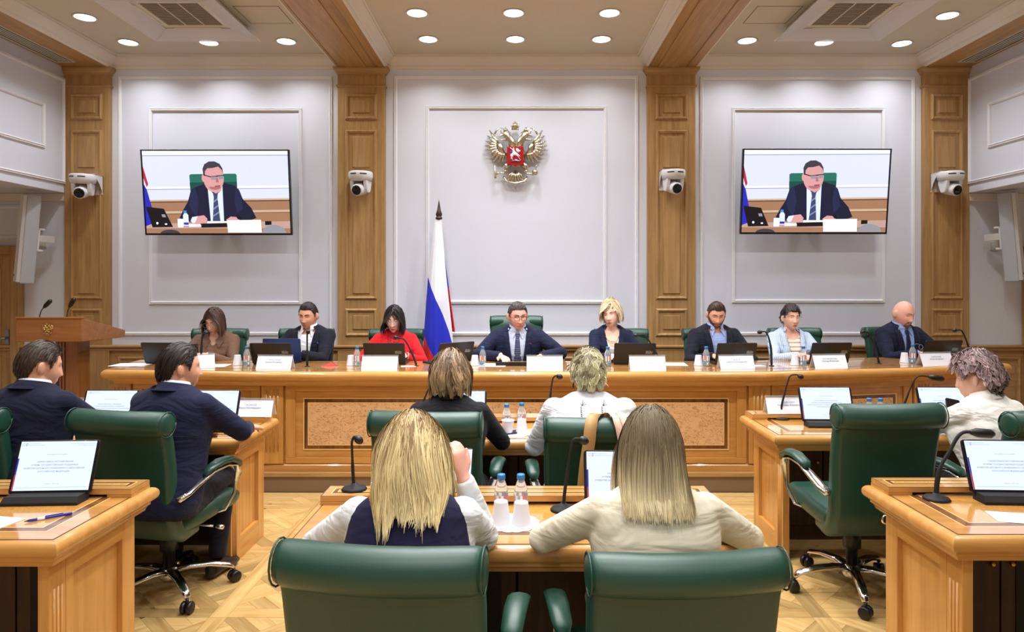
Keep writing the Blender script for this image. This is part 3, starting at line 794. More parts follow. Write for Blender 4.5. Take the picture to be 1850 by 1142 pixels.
bay(body_o[1], body_o[2]); bay(body_o[0], body_o[1], (0,)); bay(body_o[2], body_o[3], (1,)); bay(body_o[3], body_o[4], (1,))

# ------------------------------------------------------------------ chairs
def rrect(hw, hh, n=5, e=.35):
    """rounded rectangle ring, corner radius share e of the smaller half"""
    r = min(hw, hh) * e; pts = []
    for (sx, sy, a0) in ((1, 1, 0), (-1, 1, 90), (-1, -1, 180), (1, -1, 270)):
        for k in range(n):
            a = R(a0 + 90 * k / (n - 1)); pts.append((sx * (hw - r) + r * math.cos(a), sy * (hh - r) + r * math.sin(a)))
    return pts
def profile_loft(path, e=.6, curve=0.0):
    """path: (y, z, half thickness, half width); rings stand across the path; curve wraps the sides towards +y"""
    rings = []
    for i, (y, z, th, hw) in enumerate(path):
        a = path[max(i - 1, 0)]; b = path[min(i + 1, len(path) - 1)]
        t = Vector((0, b[0] - a[0], b[1] - a[1])).normalized(); nrm = Vector((0, t.z, -t.y))
        rings.append([tuple(Vector((u, y + curve * (u / .26) ** 2, z)) + nrm * v) for (u, v) in rrect(hw, th, 5, e)])
    return rings
def make_chair(label):
    c = thing('office_chair', label, 'chair', (0, 0, 0), 0, 'green leather office chairs')
    seat = [(.27, .425, .012, .20), (.262, .44, .035, .235), (.22, .452, .048, .25), (.1, .452, .05, .255), (-.06, .44, .05, .255), (-.18, .435, .052, .25), (-.235, .44, .045, .245)]
    obj('seat', MB().loft(profile_loft(seat, .8)), 'leather_green', c, fixn=True)
    back = [(-.10, .385, .03, .235), (-.19, .385, .042, .245), (-.25, .42, .046, .25), (-.285, .50, .042, .252), (-.30, .62, .038, .256), (-.315, .75, .036, .26), (-.335, .86, .035, .262), (-.352, .93, .036, .262), (-.362, .985, .034, .262), (-.366, 1.0, .02, .258)]
    obj('backrest', MB().loft(profile_loft(back, .8, .035)), 'leather_green', c, fixn=True)
    roll = [(-.30, .0, .0, 0)]
    rr = []
    for k, u in enumerate((-.268, -.262, -.24, -.2, -.1, 0, .1, .2, .24, .262, .268)):
        w = (.55, .86, .97, 1, 1, 1, 1, 1, .97, .86, .55)[k]
        rr.append([(u, -.362 + .035 * (u / .26) ** 2 + .058 * w * math.cos(a), .962 + .062 * w * math.sin(a)) for a in [2 * math.pi * q / 18 for q in range(18)]])
    h = obj('headrest_roll', MB().loft(rr), 'leather_green', c, fixn=True)
    for s in (-1, 1):
        obj('seam_piping', MB().tube([(s * .262, -.33 + .056 * math.cos(a), .962 + .06 * math.sin(a)) for a in [2 * math.pi * q / 16 for q in range(17)]], .003, 5), 'leather_green', h)
        a = MB()
        pts = [(s * .262, -.27, .585), (s * .275, -.22, .60), (s * .295, -.13, .645), (s * .300, -.05, .668), (s * .302, .06, .672), (s * .302, .135, .655), (s * .298, .165, .61), (s * .288, .14, .50), (s * .268, .09, .425), (s * .22, .06, .41)]
        a.tube(pts, [.036, .034, .028, .020, .016, .017, .018, .017, .018, .02], 8, flat=.45, up=(0, .3, 1))
        fr = obj('arm_frame', a, 'chrome', c)
        ptsp = [(s * .298, -.115, .668), (s * .300, -.09, .688), (s * .301, 0, .705), (s * .302, .08, .700), (s * .302, .14, .672), (s * .300, .165, .645)]
        obj('arm_pad', MB().tube(ptsp, [.020, .032, .036, .036, .034, .022], 10, flat=.5, up=(0, .2, 1)), 'leather_green', fr)
    obj('tilt_mechanism', MB().box(-.10, .10, -.14, .13, .34, .385), 'black_plastic', c, bevel=.01)
    obj('tilt_lever', MB().tube([(.09, .02, .36), (.25, .03, .355)], .006, 6).tube([(.25, .03, .355), (.30, .03, .354)], .012, 8), 'chrome', c)
    obj('tension_knob', MB().lathe([(0, 0), (.026, 0), (.026, .012), (.018, .018), (0, .018)], 18, 0, Matrix.Translation((0, -.30, .47)) @ Matrix.Rotation(R(90), 4, 'X')), 'chrome', c)
    obj('gas_column', MB().lathe([(.03, .09), (.03, .22), (.045, .225), (.045, .34)], 16), 'black_plastic', c)
    b = obj('base_hub', MB().lathe([(0, .075), (.045, .075), (.05, .09), (.045, .135), (0, .14)], 18), 'chrome', c)
    for k in range(5):
        an = R(90 + 72 * k + 18); ca, sa = math.cos(an), math.sin(an)
        p = lambda r, z: (r * ca, r * sa, z)
        obj('base_leg', MB().tube([p(.02, .115), p(.10, .125), (p(.2, .118)), p(.29, .095), p(.315, .075)], [.032, .029, .025, .022, .016], 8, flat=.6), 'chrome', b)
        w = MB()
        M = Matrix.Translation(p(.318, .03)) @ Matrix.Rotation(an + k * 1.3, 4, 'Z') @ Matrix.Rotation(R(90), 4, 'Y')
        for dz in (-.026, .006): w.lathe([(0, dz), (.025, dz), (.030, dz + .004), (.030, dz + .018), (.025, dz + .022), (0, dz + .022)], 16, 0, M)
        w.tube([p(.315, .075), p(.316, .035)], .008, 6)
        obj('caster', w, 'black_plastic', c)
    return c
C0 = make_chair('green leather office chair nearest the camera on the left, behind the blonde woman')
C0.location = (-.315, 2.02, 0); C0.scale = (1, 1, .97); C0.rotation_euler = (0, 0, R(-6))
def chair(x, y, rz, label, z=0.0, sz=1.0):
    c = dup(C0, (x, y, z), rz, label); c.scale = (1, 1, sz); return c
chair(.415, 2.13, R(4), 'green leather office chair nearest the camera on the right, behind the long-haired woman', 0, .91)
chair(-1.86, 3.60, R(-12), 'green leather office chair of the man turned right, in the left second row', 0, 1.0)
chair(1.76, 3.62, R(3), 'empty green leather office chair pulled out at the right second-row desk', 0, 1.03)
chair(2.47, 3.56, R(12), 'green leather office chair cut by the right edge, behind the mauve-haired woman', 0, 1.01)
chair(-2.70, 3.58, R(-4), 'green leather office chair cut by the left edge, behind the leftmost seated man', 0, 1.02)
chair(-.42, 3.50, R(-4), 'green leather office chair behind the black jacket of the wavy-haired woman', 0, 1.015)
chair(.36, 3.52, R(2), 'green leather office chair with a tan handbag strap over its back', 0, .985)
chair(1.97, 1.70, R(-8), 'green leather office chair barely in view at the bottom right corner', 0, 1.0)
PCH = [(401, 6.40, 182, 'green leather office chair right behind the woman in brown', 1.0), (555, 6.40, 180, 'green leather office chair behind the man in the open white shirt', 1.0),
       (717, 6.38, 180, 'green leather office chair behind the woman in red, beside the flag', 1.0), (933, 6.50, 180, 'green leather office chair of the man in glasses below the eagle', 1.12),
       (1122, 6.40, 180, 'green leather office chair behind the blonde woman in navy', 1.0), (1283, 6.42, 182, 'green leather office chair behind the bearded man', 1.0),
       (1438, 6.50, 184, 'green leather office chair behind the woman in pale stripes', 1.0), (1612, 6.66, 192, 'green leather office chair left behind the bald man', 1.0)]
for (q, y, a, lab, sz) in PCH: chair((q - VPX) * (y + .34) / FPX, y, R(a), lab, DAIS, sz)

# ------------------------------------------------------------------ lectern
L = thing('lectern', 'wooden lectern with a sloping head and a gilt eagle, at the far left', 'lectern', (-4.16, 6.0, DAIS))
hd = MB()
x0, x1 = -.29, .29; zf, zr, zb = 1.163, 1.013, .955
hd.add([(x0, 0, zb), (x1, 0, zb), (x1, .66, zb - .012), (x0, .66, zb - .012), (x0, 0, zf), (x1, 0, zf), (x1, .66, zr), (x0, .66, zr)], [(3, 2, 1, 0), (4, 5, 6, 7), (0, 1, 5, 4), (1, 2, 6, 5), (2, 3, 7, 6), (3, 0, 4, 7)])
obj('head', hd, 'lectern_wood', L, bevel=.004)
obj('top_edge', MB().box(x0 - .004, x1 + .004, -.008, .03, zf - .004, zf + .01), 'lectern_wood', L, bevel=.004)
col = obj('column', MB().box(-.15, .06, .30, .48, 0, zb), 'lectern_wood_z', L, bevel=.004)
for k in range(3): obj('column_bead', MB().box(-.12 + .03 * k, -.114 + .03 * k, .294, .30, .02, zb), 'joint', col)
obj('foot', MB().box(-.27, .27, .12, .60, 0, .05), 'lectern_wood', L, bevel=.01)

# ------------------------------------------------------------------ gilt eagle
def eagle(parent, s, y, cz, cx, full=True):
    """double-headed gilt eagle; drawn in units of the emblem, then scaled by s; faces -Y"""
    M = Matrix.Translation((cx, y, cz)) @ Matrix.Scale(s, 4)
    g = 'silver_gilt' if full else 'gold'
    def P(zx, zy, d=.0): return M @ Vector(((zx - 560) / 860, -d, (580 - zy) / 860))
    def T(pts, rads, seg=7): return MB().tube([P(*p) for p in pts], [r * s / 860 for r in rads], seg)
    def B(m, zx, zy, d, rx, ry, rz): return m.ball((0, 0, 0), (1, 1, 1), 10, 7, 0, Matrix.Translation(P(zx, zy, d)) @ Matrix.Diagonal((rx * s / 860, ry * s / 860, rz * s / 860, 1)))
    m = MB(); B(m, 560, 610, .03, 135, 48, 170)
    body = obj('body', m, g, parent)
    for sd in (-1, 1):
        X = lambda v: 560 + sd * (v - 560) * -1      # v is given for the left half
        n = T([(X(540), 520, .05), (X(500), 430, .07), (X(455), 360, .075), (X(425), 318, .075), (X(408), 322, .075)], [66, 58, 48, 44, 34])
        B(n, X(415), 320, .075, 50, 40, 40)
        n.tube([P(X(385), 322, .08), P(X(350), 340, .08), P(X(338), 362, .075)], [16 * s / 860, 12 * s / 860, 3 * s / 860], 6)
        for q in range(5): n.tube([P(X(470 - q * 20), 372 + q * 6, .075), P(X(415 - q * 22), 405 - q * 2, .06)], [20 * s / 860, 4 * s / 860], 5)
        for q in range(12): B(n, X(540 - q * 11 + 14 * (q % 3)), 510 - q * 15, .105, 15, 12, 17)
        obj('eagle_head', n, g, parent)
        w = MB()
        w.tube([P(X(440), 590, .03), P(X(390), 590, .05), P(X(350), 540, .06), P(X(345), 480, .06), P(X(310), 440, .05)], [20 * s / 860, 34 * s / 860, 46 * s / 860, 44 * s / 860, 24 * s / 860], 8)
        tips = [(190, 255), (160, 330), (135, 405), (125, 470), (130, 530), (160, 590), (195, 645), (245, 690), (310, 712), (370, 700)]
        roots = [(310, 440), (300, 460), (300, 480), (300, 500), (305, 520), (315, 545), (330, 560), (350, 575), (375, 585), (400, 590)]
        for lay, (k, d, r) in enumerate(((1.0, .02, 21), (.8, .035, 24), (.6, .055, 26), (.4, .07, 26))):
            for (a, b) in zip(tips, roots):
                e = (b[0] + (a[0] - b[0]) * k, b[1] + (a[1] - b[1]) * k); mid = (b[0] + (a[0] - b[0]) * k * .6, b[1] + (a[1] - b[1]) * k * .6)
                w.tube([P(X(b[0]), b[1], d), P(X(mid[0]), mid[1], d + .012), P(X(e[0]), e[1], d)], [r * .8 * s / 860, r * 1.1 * s / 860, 6 * s / 860], 6)
        obj('wing', w, g, parent)
        lg = T([(X(470), 720, .03), (X(420), 770, .05), (X(405), 800, .05)], [48, 44, 28])
        for q in (-18, 0, 18): lg.tube([P(X(410), 810, .05), P(X(425 + q), 835, .06), P(X(432 + q), 862, .05)], [12 * s / 860, 10 * s / 860, 5 * s / 860], 5)
        obj('talon', lg, g, parent)
        c = MB(); B(c, X(418), 262, .075, 34, 26, 24); c.tube([P(X(418), 240, .075), P(X(418), 218, .075)], 5 * s / 860, 5); c.tube([P(X(406), 228, .075), P(X(430), 228, .075)], 4 * s / 860, 5); c.tube([P(X(388), 285, .075), P(X(448), 285, .075)], 9 * s / 860, 6)
        obj('crown', c, g, parent)
        rb = T([(X(490), 300, .04), (X(420), 240, .03), (X(350), 230, .03), (X(352), 290, .03), (X(375), 310, .03)], [7, 7, 8, 8, 5])
        rb.tube([P(X(345), 228, .03), P(X(290), 255, .03), (P(X(262), 310, .03))], [8 * s / 860, 14 * s / 860, 16 * s / 860], 5)
        obj('ribbon', rb, g, parent)
    c = MB(); B(c, 550, 205, .06, 58, 40, 46); c.tube([P(550, 162, .06), P(550, 130, .06)], 6 * s / 860, 5); c.tube([P(534, 144, .06), P(566, 144, .06)], 5 * s / 860, 5); c.tube([P(500, 246, .06), P(600, 246, .06)], 13 * s / 860, 6)
    for q in (-1, 0, 1): c.tube([P(550 + 30 * q, 245, .1), P(550 + 42 * q, 200, .105), P(550 + 14 * q, 165, .07)], 7 * s / 860, 5)
    obj('crown', c, g, parent)
    tl = MB()
    for (ex, ey) in ((400, 975), (450, 1000), (500, 1005), (555, 1035), (610, 1005), (660, 1000), (710, 975)):
        tl.tube([P(552, 820, .03), P((552 + ex) / 2, (820 + ey) / 2 - 12, .05), P(ex, ey, .03)], [10 * s / 860, 17 * s / 860, 10 * s / 860], 6)
    tl.tube([P(390, 905, .03), P(430, 975, .045), P(555, 1000, .05), P(680, 975, .045), P(718, 905, .03)], [18 * s / 860, 15 * s / 860, 15 * s / 860, 15 * s / 860, 18 * s / 860], 7)
    obj('tail', tl, g, parent)
    sp = T([(440, 852, .06), (350, 862, .06), (275, 868, .06)], [14, 11, 20]); sp.tube([P(275, 930, .05), P(272, 850, .05), P(258, 700, .04)], [18 * s / 860, 12 * s / 860, 7 * s / 860], 6)
    obj('sceptre', sp, g, parent)
    ob = T([(670, 855, .06), (760, 872, .06), (800, 878, .06)], [12, 14, 20]); B(ob, 828, 852, .06, 46, 40, 46); ob.tube([P(840, 805, .06), P(850, 745, .06)], 7 * s / 860, 5); ob.tube([P(835, 768, .06), P(862, 770, .06)], 6 * s / 860, 5)
    obj('orb', ob, g, parent)
    if full:
        sh = MB(); o = [(440, 505), (668, 505), (668, 735), (640, 752), (585, 755), (555, 772), (525, 755), (465, 752), (440, 735)]
        sh.add([P(a, b, .085) for a, b in o] + [P(a, b, .13) for a, b in o], [tuple(range(len(o), 2 * len(o)))] + [(i, (i + 1) % len(o), len(o) + (i + 1) % len(o), len(o) + i) for i in range(len(o))])
        shield = obj('shield', sh, 'shield_red', parent, fixn=True)
        rd = MB(); 
        def bl(m, zx, zy, rx, rz, rot=0): m.ball((0, 0, 0), 1, 8, 6, 0, Matrix.Translation(P(zx, zy, .135)) @ Matrix.Rotation(rot, 4, 'Y') @ Matrix.Diagonal((rx * s / 860, 8 * s / 860, rz * s / 860, 1)))
        bl(rd, 545, 600, 48, 26, .3); bl(rd, 585, 555, 22, 34, -.5); bl(rd, 605, 560, 22, 14); bl(rd, 505, 625, 22, 30); bl(rd, 528, 560, 15, 30); bl(rd, 528, 527, 11, 12)
        for a, b in (((500, 640), (512, 690)), ((520, 630), (488, 670)), ((590, 610), (620, 640)), ((575, 620), (600, 650)), ((540, 560), (625, 690)), ((480, 515), (520, 550))):
            rd.tube([P(*a, .135), P(*b, .135)], 6 * s / 860, 5)
        obj('horseman', rd, 'shield_white', shield)
        cl = MB(); bl(cl, 500, 580, 16, 24, .4); obj('cloak', cl, 'shield_blue', shield)
        dr = MB(); dr.tube([P(480, 715, .135), P(520, 700, .135), P(560, 690, .135), P(600, 705, .135), P(625, 690, .135)], [4 * s / 860, 7 * s / 860, 15 * s / 860, 13 * s / 860, 5 * s / 860], 6)
        obj('dragon', dr, 'steel', shield)
E1 = thing('coat_of_arms', 'large gilt double-headed eagle with a red shield on the back wall', 'emblem', px(932, 280, 7.28))
eagle(E1, .655, -.012, .01, 0)
E2 = thing('coat_of_arms', 'small gilt double-headed eagle fixed on the lectern front', 'emblem', px(86, 595, 5.995))
eagle(E2, .105, 0, 0, 0, False)

# ------------------------------------------------------------------ flag
fl = thing('flag', 'white, blue and red flag draped on a dark pole before the back wall', 'flag', (px(793, 500, 6.95)[0], 6.95, DAIS))
FX, FY, FZ = fl.location
def fp(x, y): p = px(x, y, 6.95); return p[0] - FX, p[2] - FZ
obj('pole', MB().tube([(0, 0, .03), (0, 0, fp(793, 396)[1])], .014, 10), 'dark_brown', fl)
zt = fp(793, 398)[1]
obj('finial', MB().lathe([(0, zt - .005), (.020, zt), (.034, zt + .012), (.034, zt + .03), (.024, zt + .036), (.032, zt + .05), (.034, zt + .06), (.020, zt + .10), (.010, zt + .16), (0, zt + .215)], 14), 'dark_brown', fl)
obj('base', MB().lathe([(0, 0), (.17, 0), (.17, .02), (.05, .05), (.03, .12), (0, .12)], 24), 'dark_brown', fl)
XLp = lambda y: np.interp(y, [396, 420, 500, 600, 655, 800], [787, 783.5, 773.5, 766, 763, 760])
XRp = lambda y: np.interp(y, [396, 420, 500, 600, 655, 800], [798, 800, 807, 818, 821, 824])
NU = 72; BANDS = (46, 40, 26)
vs = []; fs = []; ms = []
wb = lambda x: np.interp(x, [773, 782, 792, 802, 812, 819], [499, 522, 545, 568, 597, 624])
br = lambda x: np.interp(x, [764, 772, 785, 800, 820], [602, 617, 640, 668, 720])
yy = np.linspace(397, 745, 1400)
rowsn = sum(BANDS) + 1
for i in range(NU + 1):
    u = i / NU; xx = XLp(yy) + (XRp(yy) - XLp(yy)) * u
    y1 = yy[np.argmax(yy >= wb(xx))]; y2 = max(yy[np.argmax(yy >= br(xx))], y1 + 2)
    ys = list(np.linspace(397, y1, BANDS[0], endpoint=False)) + list(np.linspace(y1, y2, BANDS[1], endpoint=False)) + list(np.linspace(y2, 745, BANDS[2] + 1))
    for y in ys:
        k = (y - 397) / 348; x = XLp(y) + (XRp(y) - XLp(y)) * u; X, Z = fp(x, y)
        vs.append((X, -(.02 + .10 * math.sin(math.pi * u) ** .8 * min(1, k * 2.4)) + .03 * k * math.sin(u * 9 + 1.2 + k) + .012 * k * math.sin(u * 23), Z))
for i in range(NU):
    for j in range(rowsn - 1):
        fs.append((i * rowsn + j, i * rowsn + j + 1, (i + 1) * rowsn + j + 1, (i + 1) * rowsn + j)); ms.append(0 if j < BANDS[0] else (1 if j < BANDS[0] + BANDS[1] else 2))
m = MB(); m.v = vs; m.f = fs; m.m = ms; m.s = [True] * len(fs)
obj('cloth', m, ['flag_white', 'flag_blue', 'flag_red'], fl)
vs = []; fs = []; ms = []
for j in range(31):
    y = 430 + 170 * j / 30
    for i in range(7):
        x = XRp(y) - 3 + (7 * (j / 30) ** .7) * i / 6; X, Z = fp(x, y); vs.append((X, .03 + .02 * math.sin(i), Z - (.012 if i == 6 and j == 30 else 0)))
for j in range(30):
    for i in range(6):
        fs.append((j * 7 + i, (j + 1) * 7 + i, (j + 1) * 7 + i + 1, j * 7 + i + 1)); ms.append(0 if j < 16 else 1)
m = MB(); m.v = vs; m.f = fs; m.m = ms; m.s = [True] * len(fs)
obj('back_fold', m, ['flag_blue', 'flag_red'], fl)

# ------------------------------------------------------------------ televisions
TVC = dict(wall=(224, 228, 250), white=(250, 250, 255), line=(150, 150, 180), wood=(166, 122, 92), woodd=(110, 74, 56), woodl=(208, 180, 150), table=(196, 160, 150), suit=(22, 26, 54), suitl=(34, 40, 76), shirt=(226, 236, 252), tie=(62, 70, 110),
           tiel=(130, 140, 180), skin=(222, 160, 160), skind=(176, 112, 118), hair=(62, 58, 70), chair=(34, 112, 96), chaird=(20, 76, 70), black=(14, 14, 20), blue=(40, 40, 190), red=(190, 40, 60), grey=(150, 150, 160), cap=(70, 140, 220), lips=(160, 84, 92))
for k, v in TVC.items(): emit('tv_' + k, v, 1.95)
def ell(cx, cy, rx, ry, n=28, a0=0, a1=360): return [(cx + rx * math.cos(R(a0 + (a1 - a0) * i / n)), cy + ry * math.sin(R(a0 + (a1 - a0) * i / n))) for i in range(n if a1 - a0 == 360 else n + 1)]
PIC = [('wall', [(130, 135), (1710, 135), (1710, 1040), (130, 1040)]), ('white', [(130, 135), (1710, 135), (1710, 165), (130, 165)]), ('line', [(130, 183), (1710, 176), (1710, 184), (130, 191)]),
       ('white', [(130, 165), (1710, 160), (1710, 176), (130, 183)]), ('white', [(130, 530), (1710, 510), (1710, 538), (130, 552)]), ('line', [(130, 552), (1710, 538), (1710, 544), (130, 560)]),
       ('wood', [(130, 690), (1710, 668), (1710, 940), (130, 940)]), ('woodd', [(130, 690), (1710, 668), (1710, 682), (130, 704)]), ('woodl', [(130, 800), (1710, 778), (1710, 802), (130, 826)]), ('woodd', [(130, 826), (1710, 802), (1710, 808), (130, 834)]),
       ('woodl', [(130, 672), (1710, 650), (1710, 668), (130, 690)]), ('table', [(130, 935), (1710, 905), (1710, 1040), (130, 1040)]), ('wood', [(130, 985), (1710, 985), (1710, 1040), (130, 1040)]),
       ('red', [(130, 300), (150, 380), (178, 500), (160, 530), (130, 430)]), ('blue', [(130, 500), (160, 560), (205, 760), (205, 930), (130, 960)]),
       ('chair', [(630, 400), (650, 388), (1130, 382), (1145, 395), (1145, 560), (1145, 700), (640, 700)]), ('chaird', [(630, 480), (1145, 470), (1145, 700), (640, 700)]),
       ('suit', [(500, 870), (545, 780), (600, 690), (640, 560), (680, 535), (820, 480), (900, 600), (1000, 480), (1120, 515), (1165, 560), (1200, 660), (1290, 760), (1340, 870), (1250, 905), (700, 920), (560, 905)]),
       ('suitl', [(640, 560), (690, 540), (720, 700), (690, 860), (640, 800), (610, 720)]), ('suitl', [(1165, 560), (1130, 530), (1110, 680), (1130, 820), (1200, 760)]),
       ('shirt', [(822, 500), (870, 590), (905, 620), (965, 570), (985, 500), (985, 905), (840, 905)]), ('tie', [(875, 585), (935, 585), (925, 640), (945, 905), (862, 905), (885, 640)]),
       ('tiel', [(884, 680), (925, 650), (927, 668), (882, 702)]), ('tiel', [(878, 760), (932, 720), (934, 738), (876, 782)]), ('tiel', [(870, 840), (938, 795), (940, 812), (868, 860)]),
       ('skin', [(835, 480), (985, 470), (970, 570), (910, 600), (850, 560)]), ('skin', ell(893, 430, 112, 155)), ('skin', ell(785, 430, 20, 42)), ('skind', ell(905, 520, 70, 40, 20, 10, 170)),
       ('hair', [(785, 400), (778, 330), (800, 280), (850, 250), (910, 248), (965, 275), (995, 325), (1000, 385), (985, 340), (950, 305), (890, 320), (830, 325), (805, 355), (800, 410)]),
       ('black', [(792, 392), (860, 412), (1005, 395), (1005, 408), (862, 424), (790, 402)]), ('grey', [(862, 418), (920, 412), (922, 448), (868, 452)]), ('grey', [(945, 410), (998, 404), (998, 440), (950, 446)]),
       ('skind', [(922, 425), (938, 425), (950, 478), (918, 480)]), ('lips', [(902, 515), (965, 508), (960, 526), (905, 530)]),
       ('skin', [(640, 890), (700, 850), (770, 840), (805, 880), (790, 935), (700, 940), (640, 925)]), ('shirt', [(620, 900), (640, 860), (700, 850), (670, 920), (640, 930)]), ('skin', [(1010, 890), (1060, 855), (1140, 860), (1160, 890), (1020, 910)]),
       ('black', [(1110, 845), (1160, 850), (1175, 890), (1140, 885)]), ('white', [(800, 905), (1020, 905), (1020, 930), (800, 930)]), ('black', [(725, 932), (1015, 925), (1020, 972), (735, 978)]),
       ('white', [(478, 880), (540, 880), (540, 975), (478, 975)]), ('white', [(600, 935), (730, 940), (735, 965), (600, 970)]), ('shirt', [(540, 840), (555, 815), (582, 815), (598, 840), (600, 955), (540, 955)]), ('cap', [(548, 788), (582, 788), (582, 818), (548, 818)]), ('blue', [(545, 920), (598, 920), (598, 945), (545, 945)]),
       ('black', [(140, 745), (335, 768), (425, 970), (200, 975)]), ('grey', [(305, 830), (345, 830), (355, 862), (315, 862)]), ('white', ell(255, 928, 12, 14)), ('white', ell(350, 938, 14, 9)),
       ('white', [(1020, 895), (1390, 890), (1395, 1032), (1025, 1032)]), ('grey', ell(1530, 1035, 130, 88, 24, 180, 360)), ('hair', ell(390, 1040, 105, 40, 20, 180, 360)), ('black', [(1435, 905), (1505, 905), (1505, 945), (1435, 950)])]
TVM = list(TVC)
W_TV, H_TV = 1.50, .845
def tv_mesh():
    m = MB()
    for k, (c, poly) in enumerate(PIC):
        pts = []
        for (x, y) in poly:
            u = min(max((x - 130) / 1580, 0), 1); v = min(max((1040 - y) / 905, 0), 1)
            pts.append(((u - .5) * W_TV, -.0006 * k / 4, (v - .5) * H_TV))
        me = bpy.data.meshes.new('tmp'); me.from_pydata(pts, [], [tuple(range(len(pts)))])
        bm = bmesh.new(); bm.from_mesh(me); bmesh.ops.triangulate(bm, faces=bm.faces)
        m.add([v.co.copy() for v in bm.verts], [tuple(v.index for v in f.verts) for f in bm.faces], TVM.index(c)); bm.free(); bpy.data.meshes.remove(me)
    me = m.mesh('screen', ['tv_' + c for c in TVM])
    bm = bmesh.new(); bm.from_mesh(me)
    for f in bm.faces:
        if f.normal.y > 0: f.normal_flip()
    bm.to_mesh(me); bm.free()
    return me
TVME = tv_mesh()
def television(x, z, lab):
    t = thing('television', lab, 'television', (x, 7.05, z), group='wall televisions')
    t.rotation_euler = (R(6.5), 0, 0)
    b = .013
    m = MB().box(-W_TV / 2 - b, W_TV / 2 + b, 0.002, .03, -H_TV / 2 - b - .006, H_TV / 2 + b).box(-.45, .45, .03, .07, -.3, .2)
    obj('case', m, 'black_plastic', t, bevel=.003)
    obj('bezel', MB().frame((-W_TV / 2 - b, W_TV / 2 + b, -H_TV / 2 - b - .006, H_TV / 2 + b), (-W_TV / 2, W_TV / 2, -H_TV / 2, H_TV / 2), -.002, .012, 0, FRONT), 'dark_bezel', t)
    s = link('screen', TVME, t, (0, -.003, 0))
    obj('wall_mount', MB().box(-.12, .12, .07, .19, -.12, .08), 'black_plastic', t)
television(px(392, 348, 7.05)[0], 2.565, 'wall television left of the flag, showing a man in glasses at a table')
television(px(1472.5, 346, 7.05)[0], 2.575, 'wall television right of the eagle, showing a man in glasses at a table')
# ------------------------------------------------------------------ people
def sstep(a, b, x):
    t = np.clip((x - a) / (b - a), 0, 1); return t * t * (3 - 2 * t)
def remesh(mb, voxel, name, smooth=2, fac=.5, dec=.5):
    me = mb.mesh(name, [])
    o = bpy.data.objects.new('tmp', me); COL.objects.link(o)
    r = o.modifiers.new('r', 'REMESH'); r.mode = 'VOXEL'; r.voxel_size = voxel; r.use_smooth_shade = True
    if smooth:
        s = o.modifiers.new('s', 'SMOOTH'); s.factor = fac; s.iterations = smooth
    if dec < 1:
        d = o.modifiers.new('d', 'DECIMATE'); d.ratio = dec
    bpy.context.view_layer.update()
    out = bpy.data.meshes.new_from_object(o.evaluated_get(bpy.context.evaluated_depsgraph_get()))
    out.name = name
    bpy.data.objects.remove(o); bpy.data.meshes.remove(me)
    return out
def mesh_co(me):
    a = np.empty(len(me.vertices) * 3, np.float32); me.vertices.foreach_get('co', a); return a.reshape(-1, 3)
def face_centers(me):
    a = np.empty(len(me.polygons) * 3, np.float32); me.polygons.foreach_get('center', a); return a.reshape(-1, 3)
def to_local(M, pts):
    m = np.array(M.inverted()); return pts @ m[:3, :3].T + m[:3, 3]
def to_world(M, pts):
    m = np.array(M); return pts @ m[:3, :3].T + m[:3, 3]
def drop_faces(me, mask):
    bm = bmesh.new(); bm.from_mesh(me); bm.faces.ensure_lookup_table()
    bmesh.ops.delete(bm, geom=[bm.faces[i] for i in np.nonzero(mask)[0]], context='FACES')
    nb = {}
    for ed in bm.edges:
        if ed.is_boundary:
            a, b = ed.verts; nb.setdefault(a, []).append(b); nb.setdefault(b, []).append(a)
    for _ in range(8):
        new = {v: v.co * .5 + sum((q.co for q in l), Vector()) / len(l) * .5 for v, l in nb.items()}
        for v, c in new.items(): v.co = c
    bm.to_mesh(me); bm.free()

NLON, NLAT = 88, 72
def head_grid(female):
    lat = np.linspace(-math.pi / 2 + .02, math.pi / 2 - .02, NLAT); lon = np.linspace(0, 2 * math.pi, NLON, endpoint=False)
    la, lo_ = np.meshgrid(lat, lon, indexing='ij')
    sx = np.cos(la) * np.sin(lo_); sy = -np.cos(la) * np.cos(lo_); sz = np.sin(la)
    return sculpt(sx, sy, sz, female)
def sculpt(sx, sy, sz, female, features=True, inflate=0.0):
    W = .073 if female else .077
    x = (W + inflate) * sx; y = (.096 + inflate) * sy; z = (.117 + inflate) * sz
    lo = np.clip(-sz, 0, 1)
    x = x * (1 - (.34 if female else .27) * lo ** 1.7)
    x = x * (1 - .05 * np.clip(sz, 0, 1) ** 2)
    y = np.where(sy > 0, y * (1 - .55 * sstep(.25, .95, lo)), y)
    fm = sstep(0, .55, -sy)
    y = y - .036 * fm * lo ** 1.4
    y = np.where(sy < 0, y * (1 - .03 * sstep(.2, .8, sz)), y)
    if features:
        ax = np.abs(x)
        g = lambda u, s: np.exp(-(u / s) ** 2)
        k = np.clip((.024 - z) / .060, 0, 1)
        h = np.where(z > -.036, .003 + .021 * k ** 1.3, .024 * np.clip(1 - (-.036 - z) / .011, 0, 1)) * (z < .03)
        d = h * g(x, .0075 + .0065 * k)
        d += .006 * g(ax - .014, .006) * g(z + .037, .007)          # nostrils
        d -= .010 * g(ax - .031, .015) * g(z - .006, .012)          # sockets
        d += .0035 * g(ax - .028, .022) * g(z - .029, .007)         # brow
        d += .004 * g(ax - .042, .02) * g(z + .028, .02)            # cheeks
        d += .0055 * g(x, .020) * (g(z + .062, .0055) + 1.1 * g(z + .0735, .006)) - .004 * g(x, .024) * g(z + .068, .0022)
        d -= .003 * g(x, .02) * g(z + .083, .006)
        d += .006 * g(x, .018) * g(z + .101, .012)
        y = y - d * fm
    return np.stack([x, y, z], -1)
HG = {f: head_grid(f) for f in (False, True)}
HFACES = []
